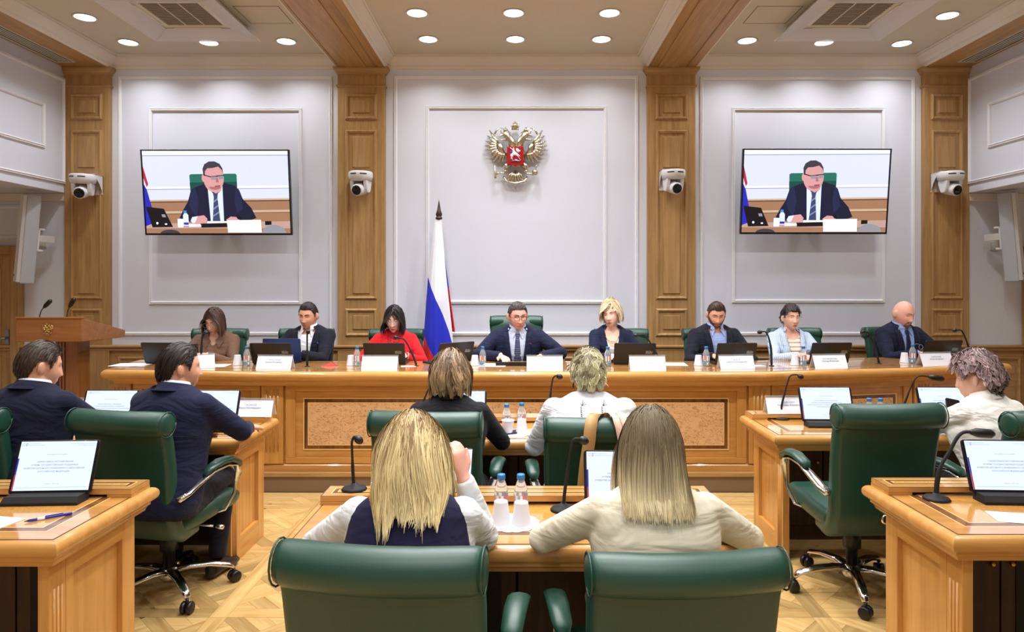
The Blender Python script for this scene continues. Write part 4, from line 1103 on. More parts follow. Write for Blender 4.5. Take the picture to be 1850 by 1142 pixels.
for j in range(NLAT - 1):
    for i in range(NLON):
        k = (i + 1) % NLON; HFACES.append((j * NLON + i, j * NLON + k, (j + 1) * NLON + k, (j + 1) * NLON + i))
HFACES.append(tuple(range(NLON - 1, -1, -1))); HFACES.append(tuple((NLAT - 1) * NLON + k for k in range(NLON)))
def face_y(female, x, z):
    v = HG[female].reshape(-1, 3); m = v[:, 1] < -.02
    v = v[m]; i = np.argmin((v[:, 0] - x) ** 2 + (v[:, 2] - z) ** 2); return float(v[i, 1])

SEC_M = [(-.10, .170, .115, .02), (-.03, .182, .135, .015), (.08, .178, .128, .0), (.20, .178, .124, -.005), (.31, .192, .130, -.008), (.39, .208, .122, -.002), (.44, .210, .104, .004), (.475, .192, .086, .008), (.500, .145, .070, .010), (.522, .098, .062, .008), (.55, .066, .058, .004)]
SEC_F = [(-.10, .170, .115, .02), (-.03, .182, .130, .015), (.08, .160, .112, .0), (.18, .142, .102, -.004), (.28, .158, .118, -.016), (.35, .170, .124, -.018), (.41, .176, .104, -.004), (.45, .172, .088, .004), (.48, .150, .072, .008), (.505, .108, .060, .008), (.527, .074, .054, .008), (.55, .054, .05, .004)]
class Torso:
    def __init__(s, female, sc, girth, T):
        s.sec = np.array(SEC_F if female else SEC_M) * sc; s.sec[:, 1:3] *= np.where(s.sec[:, :1] < .36 * sc, girth, girth ** .62); s.T = T; s.n = 2.5; s.sc = sc
    def at(s, t): return [np.interp(t, s.sec[:, 0], s.sec[:, k]) for k in (1, 2, 3)]
    def rings(s, t0, t1, grow, n=18, seg=36):
        out = []
        for t in np.linspace(t0 * s.sc, t1 * s.sc, n):
            w, d, o = s.at(t); w += grow; d += grow
            r = []
            for k in range(seg):
                a = 2 * math.pi * k / seg; c, q = math.cos(a), math.sin(a)
                r.append(s.T @ Vector((w * math.copysign(abs(c) ** (2 / s.n), c), o + d * math.copysign(abs(q) ** (2 / s.n), q), t)))
            out.append(r)
        return out
    def front(s, x, t, grow):
        w, d, o = s.at(t); w += grow; d += grow
        u = min(abs(x) / w, .999)
        return o - d * (1 - u ** s.n) ** (1 / s.n)
    def P(s, x, t, grow): return s.T @ Vector((x, s.front(x, t, grow), t))

def two_bone(S, W, la, lb, pole):
    d = W - S; L = d.length
    if L > (la + lb) * .995: W = S + d * ((la + lb) * .995 / L); d = W - S; L = d.length
    a = (la * la - lb * lb + L * L) / (2 * L); h = math.sqrt(max(la * la - a * a, 0))
    u = d.normalized(); p = pole - u * pole.dot(u); p.normalize()
    return S + u * a + p * h, W
def hand(mb, W, f, nrm, side, sc, curl=.35, thumb=.6):
    """W wrist, f pointing along the palm, nrm out of the back of the hand; side +1 / -1 puts the thumb"""
    f = f.normalized(); nrm = (nrm - f * nrm.dot(f)).normalized(); l = f.cross(nrm) * side      # l: towards the thumb
    k = sc
    mb.loft([[W + f * (a * k) + l * (b * math.cos(q) * k) + nrm * (c * math.sin(q) * k) for q in [2 * math.pi * j / 12 for j in range(12)]] for (a, b, c) in ((-.02, .026, .020), (.01, .029, .019), (.045, .038, .016), (.08, .041, .013), (.095, .038, .010))])
    for q, (off, L, r) in enumerate(((.030, .070, .0088), (.010, .078, .0092), (-.011, .072, .0088), (-.031, .056, .0078))):
        p = W + f * (.082 * k) + l * (off * k); d = f + l * (off * 1.6); d.normalize(); pts = [p, p + d * .012 * k]; ang = 0
        c = curl * (.85 + .12 * q)
        for seg in (.42, .33, .25):
            ang += c
            dd = d * math.cos(ang) - nrm * math.sin(ang); pts.append(pts[-1] + dd * (L * seg * k))
        mb.tube(pts, [r * k, r * k * 1.02, r * k, r * k * .92, r * k * .7], 8)
    p = W + f * (.022 * k) + l * (.026 * k)
    d1 = (f * .75 + l * .75 - nrm * .25 * thumb).normalized(); d2 = (f * .95 + l * .2 - nrm * .35 * thumb).normalized()
    mb.tube([p, p + d1 * .034 * k, p + d1 * .034 * k + d2 * .030 * k, p + d1 * .034 * k + d2 * .054 * k], [.013 * k, .0115 * k, .0100 * k, .007 * k], 8)

SKINS = {}
def skin(name, srgb):
    if name in SKINS: return SKINS[name]
    m, nt, b = new_mat('skin_' + name)
    c = lin(srgb)
    tc = nt.nodes.new('ShaderNodeTexCoord'); n = nt.nodes.new('ShaderNodeTexNoise'); n.inputs['Scale'].default_value = 30
    nt.links.new(tc.outputs['Object'], n.inputs['Vector'])
    mx = nt.nodes.new('ShaderNodeMix'); mx.data_type = 'RGBA'
    mx.inputs['A'].default_value = (c[0] * .95, c[1] * .86, c[2] * .84, 1); mx.inputs['B'].default_value = (min(1, c[0] * 1.05), c[1] * 1.05, c[2] * 1.05, 1)
    nt.links.new(n.outputs['Fac'], mx.inputs['Factor']); nt.links.new(mx.outputs['Result'], b.inputs['Base Color'])
    b.inputs['Roughness'].default_value = .48; b.inputs['Subsurface Weight'].default_value = .12; b.inputs['Subsurface Radius'].default_value = (.01, .004, .002); b.inputs['Subsurface Scale'].default_value = .5
    b.inputs['Specular IOR Level'].default_value = .35
    MATS['skin_' + name] = m; SKINS[name] = 'skin_' + name
    return SKINS[name]
plain('eye_white', (226, 220, 216), rough=.2)
plain('iris_dark', (44, 34, 30), rough=.15)
plain('lips_pale', (196, 126, 110), rough=.45)
plain('lips_natural', (176, 92, 86), rough=.4)
plain('lips_red', (170, 30, 40), rough=.35)
plain('stubble', (128, 88, 70), rough=.7)
plain('rim_dark', (40, 30, 34), rough=.3)
plain('rim_gold', (190, 150, 110), rough=.25, metal=.8)
tinted('hair', .42, spec=.45)
tinted('hair_soft', .5, spec=.35)

def hairline(az):
    """lowest z of the hair for azimuth az (0 front, pi back), head units"""
    return np.interp(az, np.radians([0, 30, 52, 64, 73, 82, 104, 114, 130, 150, 180]), [.064, .066, .058, .030, -.016, .026, .026, -.03, -.070, -.086, -.088])
def make_hair(root, Hm, torso, female, sp, seed):
    """scalp shell + strands gathered into locks"""
    g = np.random.default_rng(seed)
    hs = np.array(Hm)[:3, 0]; hs = float(np.linalg.norm(hs))
    th = sp.get('vol', .012); high = sp.get('high', 0.0); low = sp.get('low', 0.0)
    # shell
    lat = np.linspace(-.9, math.pi / 2 - .001, 40); lon = np.linspace(-math.pi, math.pi, 72, endpoint=False)
    la, lo_ = np.meshgrid(lat, lon, indexing='ij')
    sx = np.cos(la) * np.sin(lo_); sy = -np.cos(la) * np.cos(lo_); sz = np.sin(la)
    base = sculpt(sx, sy, sz, female, False)
    az = np.abs(lo_); edge = base[..., 2] - (hairline(az) + high * (az < 1.0) - low * (az > 1.2))
    t = np.clip(edge / .045, 0, 1) ** .6
    n = np.stack([sx, sy, sz], -1)
    bumps = .003 * np.sin(9 * lo_ + 4 * la) * np.sin(7 * la + 3 * lo_)
    shell = base + n * ((.0015 + (th * sp.get('shell', .45) + bumps) * t) * np.where(np.abs(sz) > -1, 1, 1))[..., None]
    shell[..., 2] += sp.get('top', 0.0) * sstep(.3, .9, sz) * t
    P = to_world(Hm, shell.reshape(-1, 3)); keep = (edge > -.004).reshape(-1)
    fs = []
    for j in range(39):
        for i in range(72):
            k = (i + 1) % 72; f = (j * 72 + i, j * 72 + k, (j + 1) * 72 + k, (j + 1) * 72 + i)
            if all(keep[q] for q in f): fs.append(f)
    used = sorted({q for f in fs for q in f}); mp = {q: i for i, q in enumerate(used)}
    V = [P[q] for q in used]; F = [tuple(mp[q] for q in f) for f in fs]
    cr, ct = np.array(lin(sp['root'])), np.array(lin(sp['tip']))
    C = [np.append(cr * (.8 + .15 * g.random()), 1) for _ in used]
    # strands
    N = sp['n']; K = sp.get('k', 10); L = sp['len']
    roots = []
    while len(roots) < N:
        d = g.normal(size=(N * 3, 3)); d /= np.linalg.norm(d, axis=1)[:, None]
        b = sculpt(d[:, 0], d[:, 1], d[:, 2], female, False)
        a = np.abs(np.arctan2(d[:, 0], -d[:, 1])); ok = b[:, 2] > hairline(a) + high * (a < 1.0) - low * (a > 1.2) + .004
        roots += list(zip(d[ok], b[ok]))
    D = np.array([r[0] for r in roots[:N]]); B = np.array([r[1] for r in roots[:N]])
    uu = g.uniform(.35, 1.05, N); B = B + D * (.003 + th * uu)[:, None]
    B[:, 2] += sp.get('top', 0.0) * sstep(.3, .9, D[:, 2])
    st = sp.get('style', 'down')
    if st == 'down':
        xp = sp.get('part', 0.0); up = np.clip(D[:, 2], 0, 1)[:, None]
        bk = 1 - sstep(.0, .6, D[:, 1]); flow = up * np.stack([np.clip((D[:, 0] - xp) * 6, -1, 1) * (.12 + .88 * bk), np.full(N, sp.get('sweep', .25)) + (1 - bk) * .5, np.zeros(N)], -1) + (1 - up) * np.array([0, .15, -1.0])
    elif st == 'comb':
        c = sp.get('comb', (.3, 1.0, .1)); flow = np.tile(np.array(c), (N, 1)) + np.stack([D[:, 0] * .3, 0 * D[:, 0], -.75 * (D[:, 1] > .1) - .5 * (np.abs(D[:, 0]) > .75)], -1)
    else:                     # tousled: away from the crown
        cw = np.array(sp.get('crown', (0, .5, .86))); flow = D - cw * (D @ cw)[:, None]; flow += g.normal(size=flow.shape) * .35
    flow += g.normal(size=flow.shape) * sp.get('messy', .12)
    rad_out = (flow * D).sum(1); flow = flow - D * (np.maximum(rad_out, 0) * .92)[:, None]
    m = np.array(Hm); Rm = m[:3, :3] / hs
    p = to_world(Hm, B); dirn = flow @ Rm.T; dirn /= np.linalg.norm(dirn, axis=1)[:, None]
    lens = L * g.uniform(sp.get('lay', .8), 1.05, N) * hs
    if 'short' in sp: lens *= np.interp(B[:, 2], [-.09, -.01, .07], sp['short']); az_ = np.abs(np.arctan2(D[:, 0], -D[:, 1])); lens *= np.where((az_ > 1.1) & (az_ < 2.05) & (B[:, 2] < .06), .4, 1.0)
    if 'backlen' in sp: lens *= np.where(D[:, 1] > 0, sp['backlen'], 1.0)
    pts = [p.copy()]; step = (lens / (K - 1))[:, None]
    rad = np.array([.073 if female else .077, .096, .117])
    rad = np.tile(rad, (N, 1)) + (.003 + th * uu)[:, None]
    grav = sp.get('grav', .25); curl = sp.get('curl', 0); ph = g.random(N) * 6.28; cf = sp.get('freq', 3.0)
    alive = np.ones(N, bool); cut = sp.get('cut')
    cutn = None if cut is None else cut + g.normal(size=N) * sp.get('cutvar', .012)
    al = [alive.copy()]
    for k in range(1, K):
        dirn = dirn + np.array([0, 0, -1.0]) * grav
        if curl:
            w = 2 * math.pi * cf * k / K + ph
            dirn = dirn + curl * np.stack([np.cos(w), np.sin(w), .3 * np.sin(w * 1.3)], -1)
        dirn /= np.linalg.norm(dirn, axis=1)[:, None]
        q = p + dirn * step
        l = to_local(Hm, q); low_f = np.where(l[:, 2] < 0, 1 - .22 * np.clip(-l[:, 2] / .117, 0, 1), 1.0)[:, None]
        rr = rad * np.concatenate([low_f, low_f, np.ones_like(low_f)], 1)
        inside = np.sqrt((((l - np.array([0, 0, sp.get('top', 0.0) * .5])) / rr) ** 2).sum(1)); hit = (inside < 1) & (l[:, 2] > -.115)
        l2 = l.copy(); l2[hit] = l[hit] / inside[hit][:, None]
        # keep the face free
        fmask = (l2[:, 1] < -.02) & (l2[:, 2] < sp.get('face', .05)) & (np.abs(l2[:, 0]) < .062)
        if sp.get('faceclear', True): l2[fmask, 0] = np.sign(l2[fmask, 0] + 1e-6) * (.066 + .01 * g.random(int(fmask.sum())))
        ch = hit | fmask
        q = np.where(ch[:, None], to_world(Hm, l2), q)
        tl = to_local(torso.T, q)
        w, dd, oo = torso.at(tl[:, 2]); gr = sp.get('clear', .022)
        u = (np.abs(tl[:, 0]) / (w + gr)); ins = (u < 1) & (tl[:, 2] < .53 * torso.sc) & (tl[:, 2] > 0)
        ys = (dd + gr) * np.power(np.clip(1 - u ** 2.5, 0, 1), .4); ins &= (np.abs(tl[:, 1] - oo) < ys)
        tl[ins, 1] = oo[ins] + np.where(tl[ins, 1] > -.02, 1, -1) * ys[ins]
        q = np.where(ins[:, None], to_world(torso.T, tl), q)
        if cutn is not None:
            alive = alive & (to_local(Hm, q)[:, 2] > cutn)
            q = np.where(alive[:, None], q, p)
        dirn = np.where(((q - p) ** 2).sum(1)[:, None] > 1e-10, (q - p), dirn); dirn /= np.linalg.norm(dirn, axis=1)[:, None]
        p = q; pts.append(p.copy()); al.append(alive.copy())
    S = np.stack(pts, 1)                                   # N, K, 3
    AL = np.stack(al, 1); nal = AL.sum(1)
    for _ in range(3): S[:, 1:-1] = .25 * S[:, :-2] + .5 * S[:, 1:-1] + .25 * S[:, 2:]
    if cut is not None:
        kk = np.arange(K)
        for i in np.nonzero(nal < K)[0]:
            q = np.linspace(0, max(nal[i] - 1, 1), K)
            for c in range(3): S[i, :, c] = np.interp(q, kk, S[i, :, c])
    if 'maxw' in sp:
        sl = to_local(Hm, S.reshape(-1, 3)).reshape(S.shape); mw = sp['maxw'] * (1 + .06 * g.normal(size=(N, 1)))
        nar = np.interp(sl[..., 2], sp.get('narz', [-1, 1]), sp.get('narw', [1, 1])); mw = mw * nar
        kk = np.clip((.05 - sl[..., 2]) / .1, 0, 1); xx = mw * np.tanh(sl[..., 0] / mw * 1.15); sl[..., 0] = sl[..., 0] * (1 - kk) + xx * kk
        S = to_world(Hm, sl.reshape(-1, 3)).reshape(S.shape)
    G = sp.get('locks', 0)
    if G:
        gi = g.choice(N, G, replace=False); near = np.argmin(((B[:, None] - B[gi][None]) ** 2).sum(-1), 1)
        tt = (np.linspace(0, 1, K) ** .8 * sp.get('clump', .6))[None, :, None]
        S = S + (S[gi][near] - S) * tt
        lockcol = g.uniform(-1, 1, G)[near]
    else: lockcol = g.uniform(-1, 1, N)
    if sp.get('faceclear', True):
        sl = to_local(Hm, S.reshape(-1, 3)).reshape(S.shape); lim = .064 - .012 * np.clip(-sl[..., 2] / .1, 0, 1)
        fm2 = (sl[..., 1] < -.03) & (sl[..., 2] < sp.get('face', .05)) & (np.abs(sl[..., 0]) < lim) & (sl[..., 2] > -.2)
        sgn = np.sign(sl[:, -1:, 0] + 1e-6) * np.ones_like(sl[..., 0]); sl[..., 0] = np.where(fm2, sgn * (lim + .004), sl[..., 0])
        S = to_world(Hm, sl.reshape(-1, 3)).reshape(S.shape)
    r0 = sp.get('thick', .0022) * hs
    T = np.gradient(S, axis=1); T /= (np.linalg.norm(T, axis=2, keepdims=True) + 1e-9)
    cen = np.array(Hm)[:3, 3]; outw = S - cen; outw[..., 2] *= .35; outw /= (np.linalg.norm(outw, axis=2, keepdims=True) + 1e-9)
    a = np.cross(T, outw); a /= (np.linalg.norm(a, axis=2, keepdims=True) + 1e-9); b = np.cross(a, T)
    roll = g.normal(size=(N, 1, 1)) * sp.get('roll', .28); wd = a * np.cos(roll) + b * np.sin(roll)
    tt = np.linspace(0, 1, K); taper = (np.clip((1.0 - tt) / .35, 0, 1) ** .6 * .85 + .12)[None, :, None] * (g.uniform(.6, 1.3, N))[:, None, None] * r0 * 1.5
    bulge = b * taper * .45
    ring = np.stack([S - wd * taper, S + wd * taper], 2)   # N, K, 2, 3
    o = len(V); SV = ring.reshape(-1, 3)
    idx = np.arange(N * K * 2).reshape(N, K, 2) + o
    q0 = idx[:, :-1]; q1 = idx[:, 1:]
    faces = np.stack([q0[..., :1], q0[..., 1:], q1[..., 1:], q1[..., :1]], -1).reshape(-1, 4)
    var = sp.get('var', .25)
    mix = np.clip(tt[None] * sp.get('fade', 1.0) + lockcol[:, None] * sp.get('streak', .15) + g.normal(size=(N, 1)) * .1 - sp.get('fade0', 0), 0, 1)[..., None]
    if 'zfade' in sp:
        zl = to_local(Hm, S.reshape(-1, 3)).reshape(S.shape)[..., 2]; z0, z1 = sp['zfade']
        mix = np.clip((z0 - zl) / (z0 - z1) + lockcol[:, None] * sp.get('streak', .15) + g.normal(size=(N, 1)) * .12, 0, 1)[..., None]
    col = cr * (1 - mix) + ct * mix
    col = col * (1 + var * g.uniform(-1, 1, (N, 1, 1)) + .5 * var * lockcol[:, None, None])
    col = np.clip(np.concatenate([col, np.ones((N, K, 1))], -1), 0, 1)
    col = np.repeat(col[:, :, None], 2, 2).reshape(-1, 4)
    me = bpy.data.meshes.new('hair')
    VV = np.concatenate([np.array(V), SV]); nf4 = len(F) + len(faces)
    allf = np.concatenate([np.array(F, dtype=np.int64), faces])
    me.vertices.add(len(VV)); me.vertices.foreach_set('co', VV.astype(np.float32).ravel())
    me.loops.add(nf4 * 4); me.loops.foreach_set('vertex_index', allf.astype(np.int32).ravel())
    me.polygons.add(nf4); me.polygons.foreach_set('loop_start', np.arange(0, nf4 * 4, 4, dtype=np.int32)); me.polygons.foreach_set('loop_total', np.full(nf4, 4, dtype=np.int32))
    me.polygons.foreach_set('use_smooth', np.ones(nf4, dtype=bool))
    me.update(calc_edges=True)
    at = me.color_attributes.new('tint', 'FLOAT_COLOR', 'POINT')
    at.data.foreach_set('color', np.concatenate([np.array(C), col]).astype(np.float32).ravel())
    me.materials.append(MATS[sp.get('mat', 'hair')])
    o = link('hair', me, root); o['kind'] = 'stuff'
    return o

def person(label, x, y, z0, rz, female=False, sc=1.0, girth=1.0, lean=10, twist=0, side=0, head=(0, 8, 0), hs=1.0, hands=None, skin_c='fair', top=None, hair=None, face=None, seed=1, voxel=.0052, legs=True, neck=(0, 0), legrot=0, hz=.562, nl=.130):
    """hands: (person's right (-x), left (+x)) each dict(w=(x, y, z), f=..., n=..., curl=...)"""
    root = thing('person', label, 'person', (x, y, z0), R(rz), 'people seated in the hall')
    hip = Vector((0, .02, hz * sc))
    T = Matrix.Translation(hip) @ Matrix.Rotation(R(twist), 4, 'Z') @ Matrix.Rotation(R(side), 4, 'Y') @ Matrix.Rotation(R(lean), 4, 'X')
    to = Torso(female, sc, girth, T)
    nb = T @ Vector((0, 0, .505 * sc))
    nv = (T.to_3x3() @ Vector((neck[0], -.10 + neck[1], .9)) * .5 + Vector((0, 0, .5))).normalized()
    HC = nb + nv * (nl * sc) + Vector((0, -.012, 0))
    Hm = Matrix.Translation(HC) @ Matrix.Rotation(R(head[0]), 4, 'Z') @ Matrix.Rotation(R(head[1]), 4, 'X') @ Matrix.Rotation(R(head[2]), 4, 'Y') @ Matrix.Scale(hs * (.97 if female else 1.0), 4)
    sk = skin(*skin_c) if isinstance(skin_c, tuple) else SKINS[skin_c]
    face = face or {}
    # ---- body
    b = MB()
    b.add([Hm @ Vector(v) for v in HG[female].reshape(-1, 3)], HFACES, 0, True)
    nr = (.047 if female else .058) * sc * (girth ** .4)
    b.tube([T @ Vector((0, .0, .44 * sc)), nb + Vector((0, .004, 0)), nb * .45 + HC * .55 + Vector((0, .012, 0)), Hm @ Vector((0, .022, -.03))], [nr * 1.25, nr * 1.08, nr, nr * .98], 20)
    for s in (-1, 1):
        b.ball((0, 0, 0), 1, 12, 8, 0, Hm @ Matrix.Translation((s * (.075 if female else .081), .010, -.010)) @ Matrix.Rotation(s * R(-26), 4, 'Z') @ Matrix.Rotation(R(-8), 4, 'X') @ Matrix.Diagonal((.0105, .021, .033, 1)))
    b.loft(to.rings(0, .535, -.010, 14, 28))
    sw = (.150 if female else .174) * sc * girth ** .62
    joints = []
    hands = hands or (dict(w=(-.16, -.38, .85)), dict(w=(.16, -.38, .85)))
    for s, hd in zip((-1, 1), hands):
        S = T @ Vector((s * sw, .005, .438 * sc)); W = Vector(hd['w'])
        pole = Vector(hd.get('pole', (s * .8, .25, -.7)))
        E, W = two_bone(S, W, .285 * sc, .25 * sc, pole)
        joints.append((s, S, E, W, hd))
        b.tube([S, S * .5 + E * .5, E, E * .5 + W * .5, W], [.048 * sc, .043 * sc, .037 * sc, .034 * sc, .026 * sc], 12)
        f = Vector(hd['f']) if 'f' in hd else ((W - E).normalized() * .6 + Vector((0, -.6, -.05)))
        hand(b, W, f, Vector(hd.get('n', (0, 0, 1))), -s * hd.get('flip', 1), sc * (.93 if female else 1.0), hd.get('curl', .3))
    bm = remesh(b, voxel, 'body', 1, .4, .45)
    bm.materials.append(MATS[sk])
    link('body', bm, root)
    # ---- face parts
    if face:
        op = face.get('open', .7)
        for s in (-1, 1):
            ex, ez = s * .0305, .006; ey = face_y(female, ex, ez) + .0085
            e = MB(); M = Hm @ Matrix.Translation((ex, ey, ez))
            e.ball((0, 0, 0), .0118, 14, 10, 0, M)
            gz = face.get('gaze', (0, 0)); gd = Vector((math.sin(R(gz[0])), -math.cos(R(gz[0])), math.sin(R(gz[1])))).normalized()
            e.ball((gd.x * .0068, gd.y * .0068, gd.z * .0068), .0058, 12, 8, 1, M)
            vs = []; n = 12
            for (a0, a1, up) in ((R(90 - 100 * (1 - op * .72)), R(100), 1), (R(-100), R(-48), 1)):
                o = len(vs); q = []
                for i in range(7):
                    th = a0 + (a1 - a0) * i / 6
                    for j in range(n + 1):
                        az = R(-95 + 190 * j / n); rr = .0131
                        q.append((rr * math.cos(th) * math.sin(az), -rr * math.cos(th) * math.cos(az), rr * math.sin(th)))
                e.add(q, [(i * (n + 1) + j, i * (n + 1) + j + 1, (i + 1) * (n + 1) + j + 1, (i + 1) * (n + 1) + j) for i in range(6) for j in range(n)], 2, True, M)
            lash = [M @ Vector((.0134 * math.cos(R(90 - 100 * (1 - op * .72))) * math.sin(R(z)), -.0134 * math.cos(R(90 - 100 * (1 - op * .72))) * math.cos(R(z)), .0134 * math.sin(R(90 - 100 * (1 - op * .72))))) for z in range(-78, 79, 13)]
            e.tube(lash, .0010 if female else .0006, 5, 1)
            obj('eye', e, ['eye_white', 'iris_dark', sk], root)
            br = MB(); pts = [(s * u, face_y(female, s * u, w) - .0018, w) for (u, w) in ((.011, .025), (.022, .0295), (.034, .031), (.046, .026))]
            br.tube([Hm @ Vector(p) for p in pts], [.0030, .0036, .0030, .0014] if not female else [.0018, .0024, .0019, .0009], 6)
            obj('eyebrow', br, face.get('brow', 'dark_brown'), root)
        lm_ = MB(); n = 12
        for (za, zb, zc) in ((-.0605, -.0655, -.0682), (-.0686, -.0735, -.0772)):
            rows = []
            for zz, wf in ((za, .82), ((za + zb) / 2, .95), (zb, 1.0), (zc, .96 if zc > -.07 else .6)):
                row = []
                for k in range(n + 1):
                    u = -1 + 2 * k / n; x = .0225 * u * wf; zq = -.0684 + (zz + .0684) * max(0, 1 - abs(u) ** 2.2) - (.0016 * (1 - min(1, abs(u) * 5)) if zz == za and za > -.065 else 0)
                    row.append(Hm @ Vector((x, face_y(female, x, zq) - .0022, zq + face.get('smile', 0) * .004 * u * u)))
                rows.append(row)
            lm_.loft(rows, 0, True, None, False)
        obj('lips', lm_, 'lips_red' if face.get('lips') == 'red' else ('lips_natural' if female else 'lips_pale'), root)
        if face.get('beard'):
            la = np.linspace(-1.35, -.05, 90); lo_ = np.linspace(-1.75, 1.75, 150); A, O = np.meshgrid(la, lo_, indexing='ij')
            sx, sy, sz = np.cos(A) * np.sin(O), -np.cos(A) * np.cos(O), np.sin(A)
            q = sculpt(sx, sy, sz, female); ax, zz, yq = np.abs(q[..., 0]), q[..., 2], q[..., 1]
            if face.get('goatee'): mk = (ax < .034) & (zz < -.047) & (zz > -.120) & ~((zz > -.058) & (ax > .030)) & (yq < -.02)
            else: mk = (zz < -.050 + np.clip((ax - .040) * 1.6, 0, .075)) & (yq < .03) & (zz > -.125)
            mk &= ~((ax < .026) & (np.abs(zz + .0686) < .0088)) & ~((ax < .010) & (zz > -.056)) 
            nn = np.stack([sx, sy, sz], -1); g_ = np.random.default_rng(seed); q = q + nn * (.0022 + .0022 * g_.random(q.shape[:2]))[..., None]
            W_ = to_world(Hm, q.reshape(-1, 3)); F_ = [(a * 150 + b, a * 150 + b + 1, (a + 1) * 150 + b + 1, (a + 1) * 150 + b) for a in range(89) for b in range(149) if mk[a, b] and mk[a + 1, b] and mk[a, b + 1] and mk[a + 1, b + 1]]
            us = sorted({v for f_ in F_ for v in f_}); mp_ = {v: k for k, v in enumerate(us)}
            bmb = MB(); bmb.add([W_[v] for v in us], [tuple(mp_[v] for v in f_) for f_ in F_], 0, True); obj('beard', bmb, face['beard'], root)
        if face.get('glasses'):
            gl = MB(); rim = face['glasses']
            w, h, rr = (.024, .0165, .0017) if rim == 'rim_dark' else (.024, .021, .0011)
            yy = -.112
            for s in (-1, 1):
                ring_ = [Hm @ Vector((s * .031 + w * math.cos(a), yy + .004 * abs(math.cos(a)) * 0, .002 + h * math.copysign(abs(math.sin(a)) ** .8, math.sin(a)))) for a in [2 * math.pi * k / 20 for k in range(21)]]
                gl.tube(ring_, rr, 5)
                gl.tube([Hm @ Vector((s * .055, yy, .010)), Hm @ Vector((s * .072, yy + .02, .011)), Hm @ Vector((s * .078, -.02, .008)), Hm @ Vector((s * .076, .012, .0))], rr, 5)
            gl.tube([Hm @ Vector((-.008, yy - .001, .008)), Hm @ Vector((0, yy - .003, .010)), Hm @ Vector((.008, yy - .001, .008))], rr, 5)
            if rim == 'rim_dark': gl.tube([Hm @ Vector((-.055, yy, .018)), Hm @ Vector((-.008, yy, .019)), Hm @ Vector((.008, yy, .019)), Hm @ Vector((.055, yy, .018))], .0022, 5)
            o = obj('glasses', gl, rim, root)
            ln = MB()
            for s in (-1, 1): ln.add([Hm @ Vector((s * .031 + w * math.cos(a), yy, .002 + h * math.sin(a))) for a in [2 * math.pi * k / 16 for k in range(16)]], [tuple(range(16))])
            obj('spectacle_lens', ln, 'spectacle_glass', o)
    # ---- clothes
    top = top or {}
    kind = top.get('kind', 'jacket'); mat = top['mat']; G = .013 if kind == 'jacket' else .009
    def sleeves(mb, cuff=1.0, k=1.0, upto=1.0):
        for (s, S, E, W, hd) in joints:
            f = (.062 if not female else .054) * sc * k * (girth ** .5)
            e2 = E * (1 - upto) + W * upto
            mb.ball(S, f * 1.08, 16, 10)
            mb.tube([S, S * .66 + E * .34, S * .3 + E * .7, E, E * .55 + e2 * .45, e2], [f * 1.06, f * 1.0, f * .92, f * .86, f * .78, f * .66 * cuff], 16)
            mb.ball(E, f * .87, 12, 8)
    c = MB(); c.loft(to.rings(-.10, .535, G, 22, 36))
    if kind == 'jacket' and not female:
        for s in (-1, 1): c.ball((0, 0, 0), 1, 14, 9, 0, T @ Matrix.Translation((s * sw * .93, .006, .446 * sc)) @ Matrix.Diagonal((.060 * sc, .060 * sc, .040 * sc, 1)))
    if kind != 'vest': sleeves(c, upto=top.get('upto', .97))
    cm = remesh(c, .0085 if not top.get('fine') else .007, kind, 3, .5)
    fcw = face_centers(cm); fl = to_local(T, fcw)
    tb = top.get('v', None)
    if tb is not None:
        t0 = tb * sc; xv = lambda t: .012 + (top.get('vw', .07) * sc - .012) * np.clip((t - t0) / (.50 * sc - t0), 0, 1.2) ** .85
        o = np.interp(fl[:, 2], to.sec[:, 0], to.sec[:, 3])
        drop_faces(cm, (fl[:, 1] < o - .015) & (fl[:, 2] > t0) & (np.abs(fl[:, 0] - top.get('voff', 0)) < xv(fl[:, 2])))
    if kind == 'vest':
        a = (np.abs(fl[:, 0]) > np.interp(fl[:, 2], [.26 * sc, .33 * sc, .45 * sc], [.4, .19, .17]))
        drop_faces(cm, a)
    cm.materials.append(MATS[mat])
    o = link({'jacket': 'jacket', 'shirt': 'shirt', 'vest': 'vest'}.get(kind, kind), cm, root)
    sd = o.modifiers.new('thickness', 'SOLIDIFY'); sd.thickness = .004; sd.offset = -1
    if kind in ('jacket', 'vest') and top.get('shirt'):
        sh = MB(); sh.loft(to.rings(-.05, .53, .004, 20, 36))
        if kind == 'vest': sleeves(sh, .9, 1.02, .97)
        sm = remesh(sh, .0075, 'shirt', 2, .5)
        sl = to_local(T, face_centers(sm))
        if top.get('neckline'):
            t1 = top['neckline'] * sc; oo = np.interp(sl[:, 2], to.sec[:, 0], to.sec[:, 3])
            drop_faces(sm, (sl[:, 1] < oo) & (sl[:, 2] > t1) & (np.abs(sl[:, 0]) < .02 + .06 * np.clip((sl[:, 2] - t1) / (.5 * sc - t1), 0, 1.5)))
        sm.materials.append(MATS[top['shirt']]); link('shirt' if kind == 'jacket' else 'blouse', sm, root)
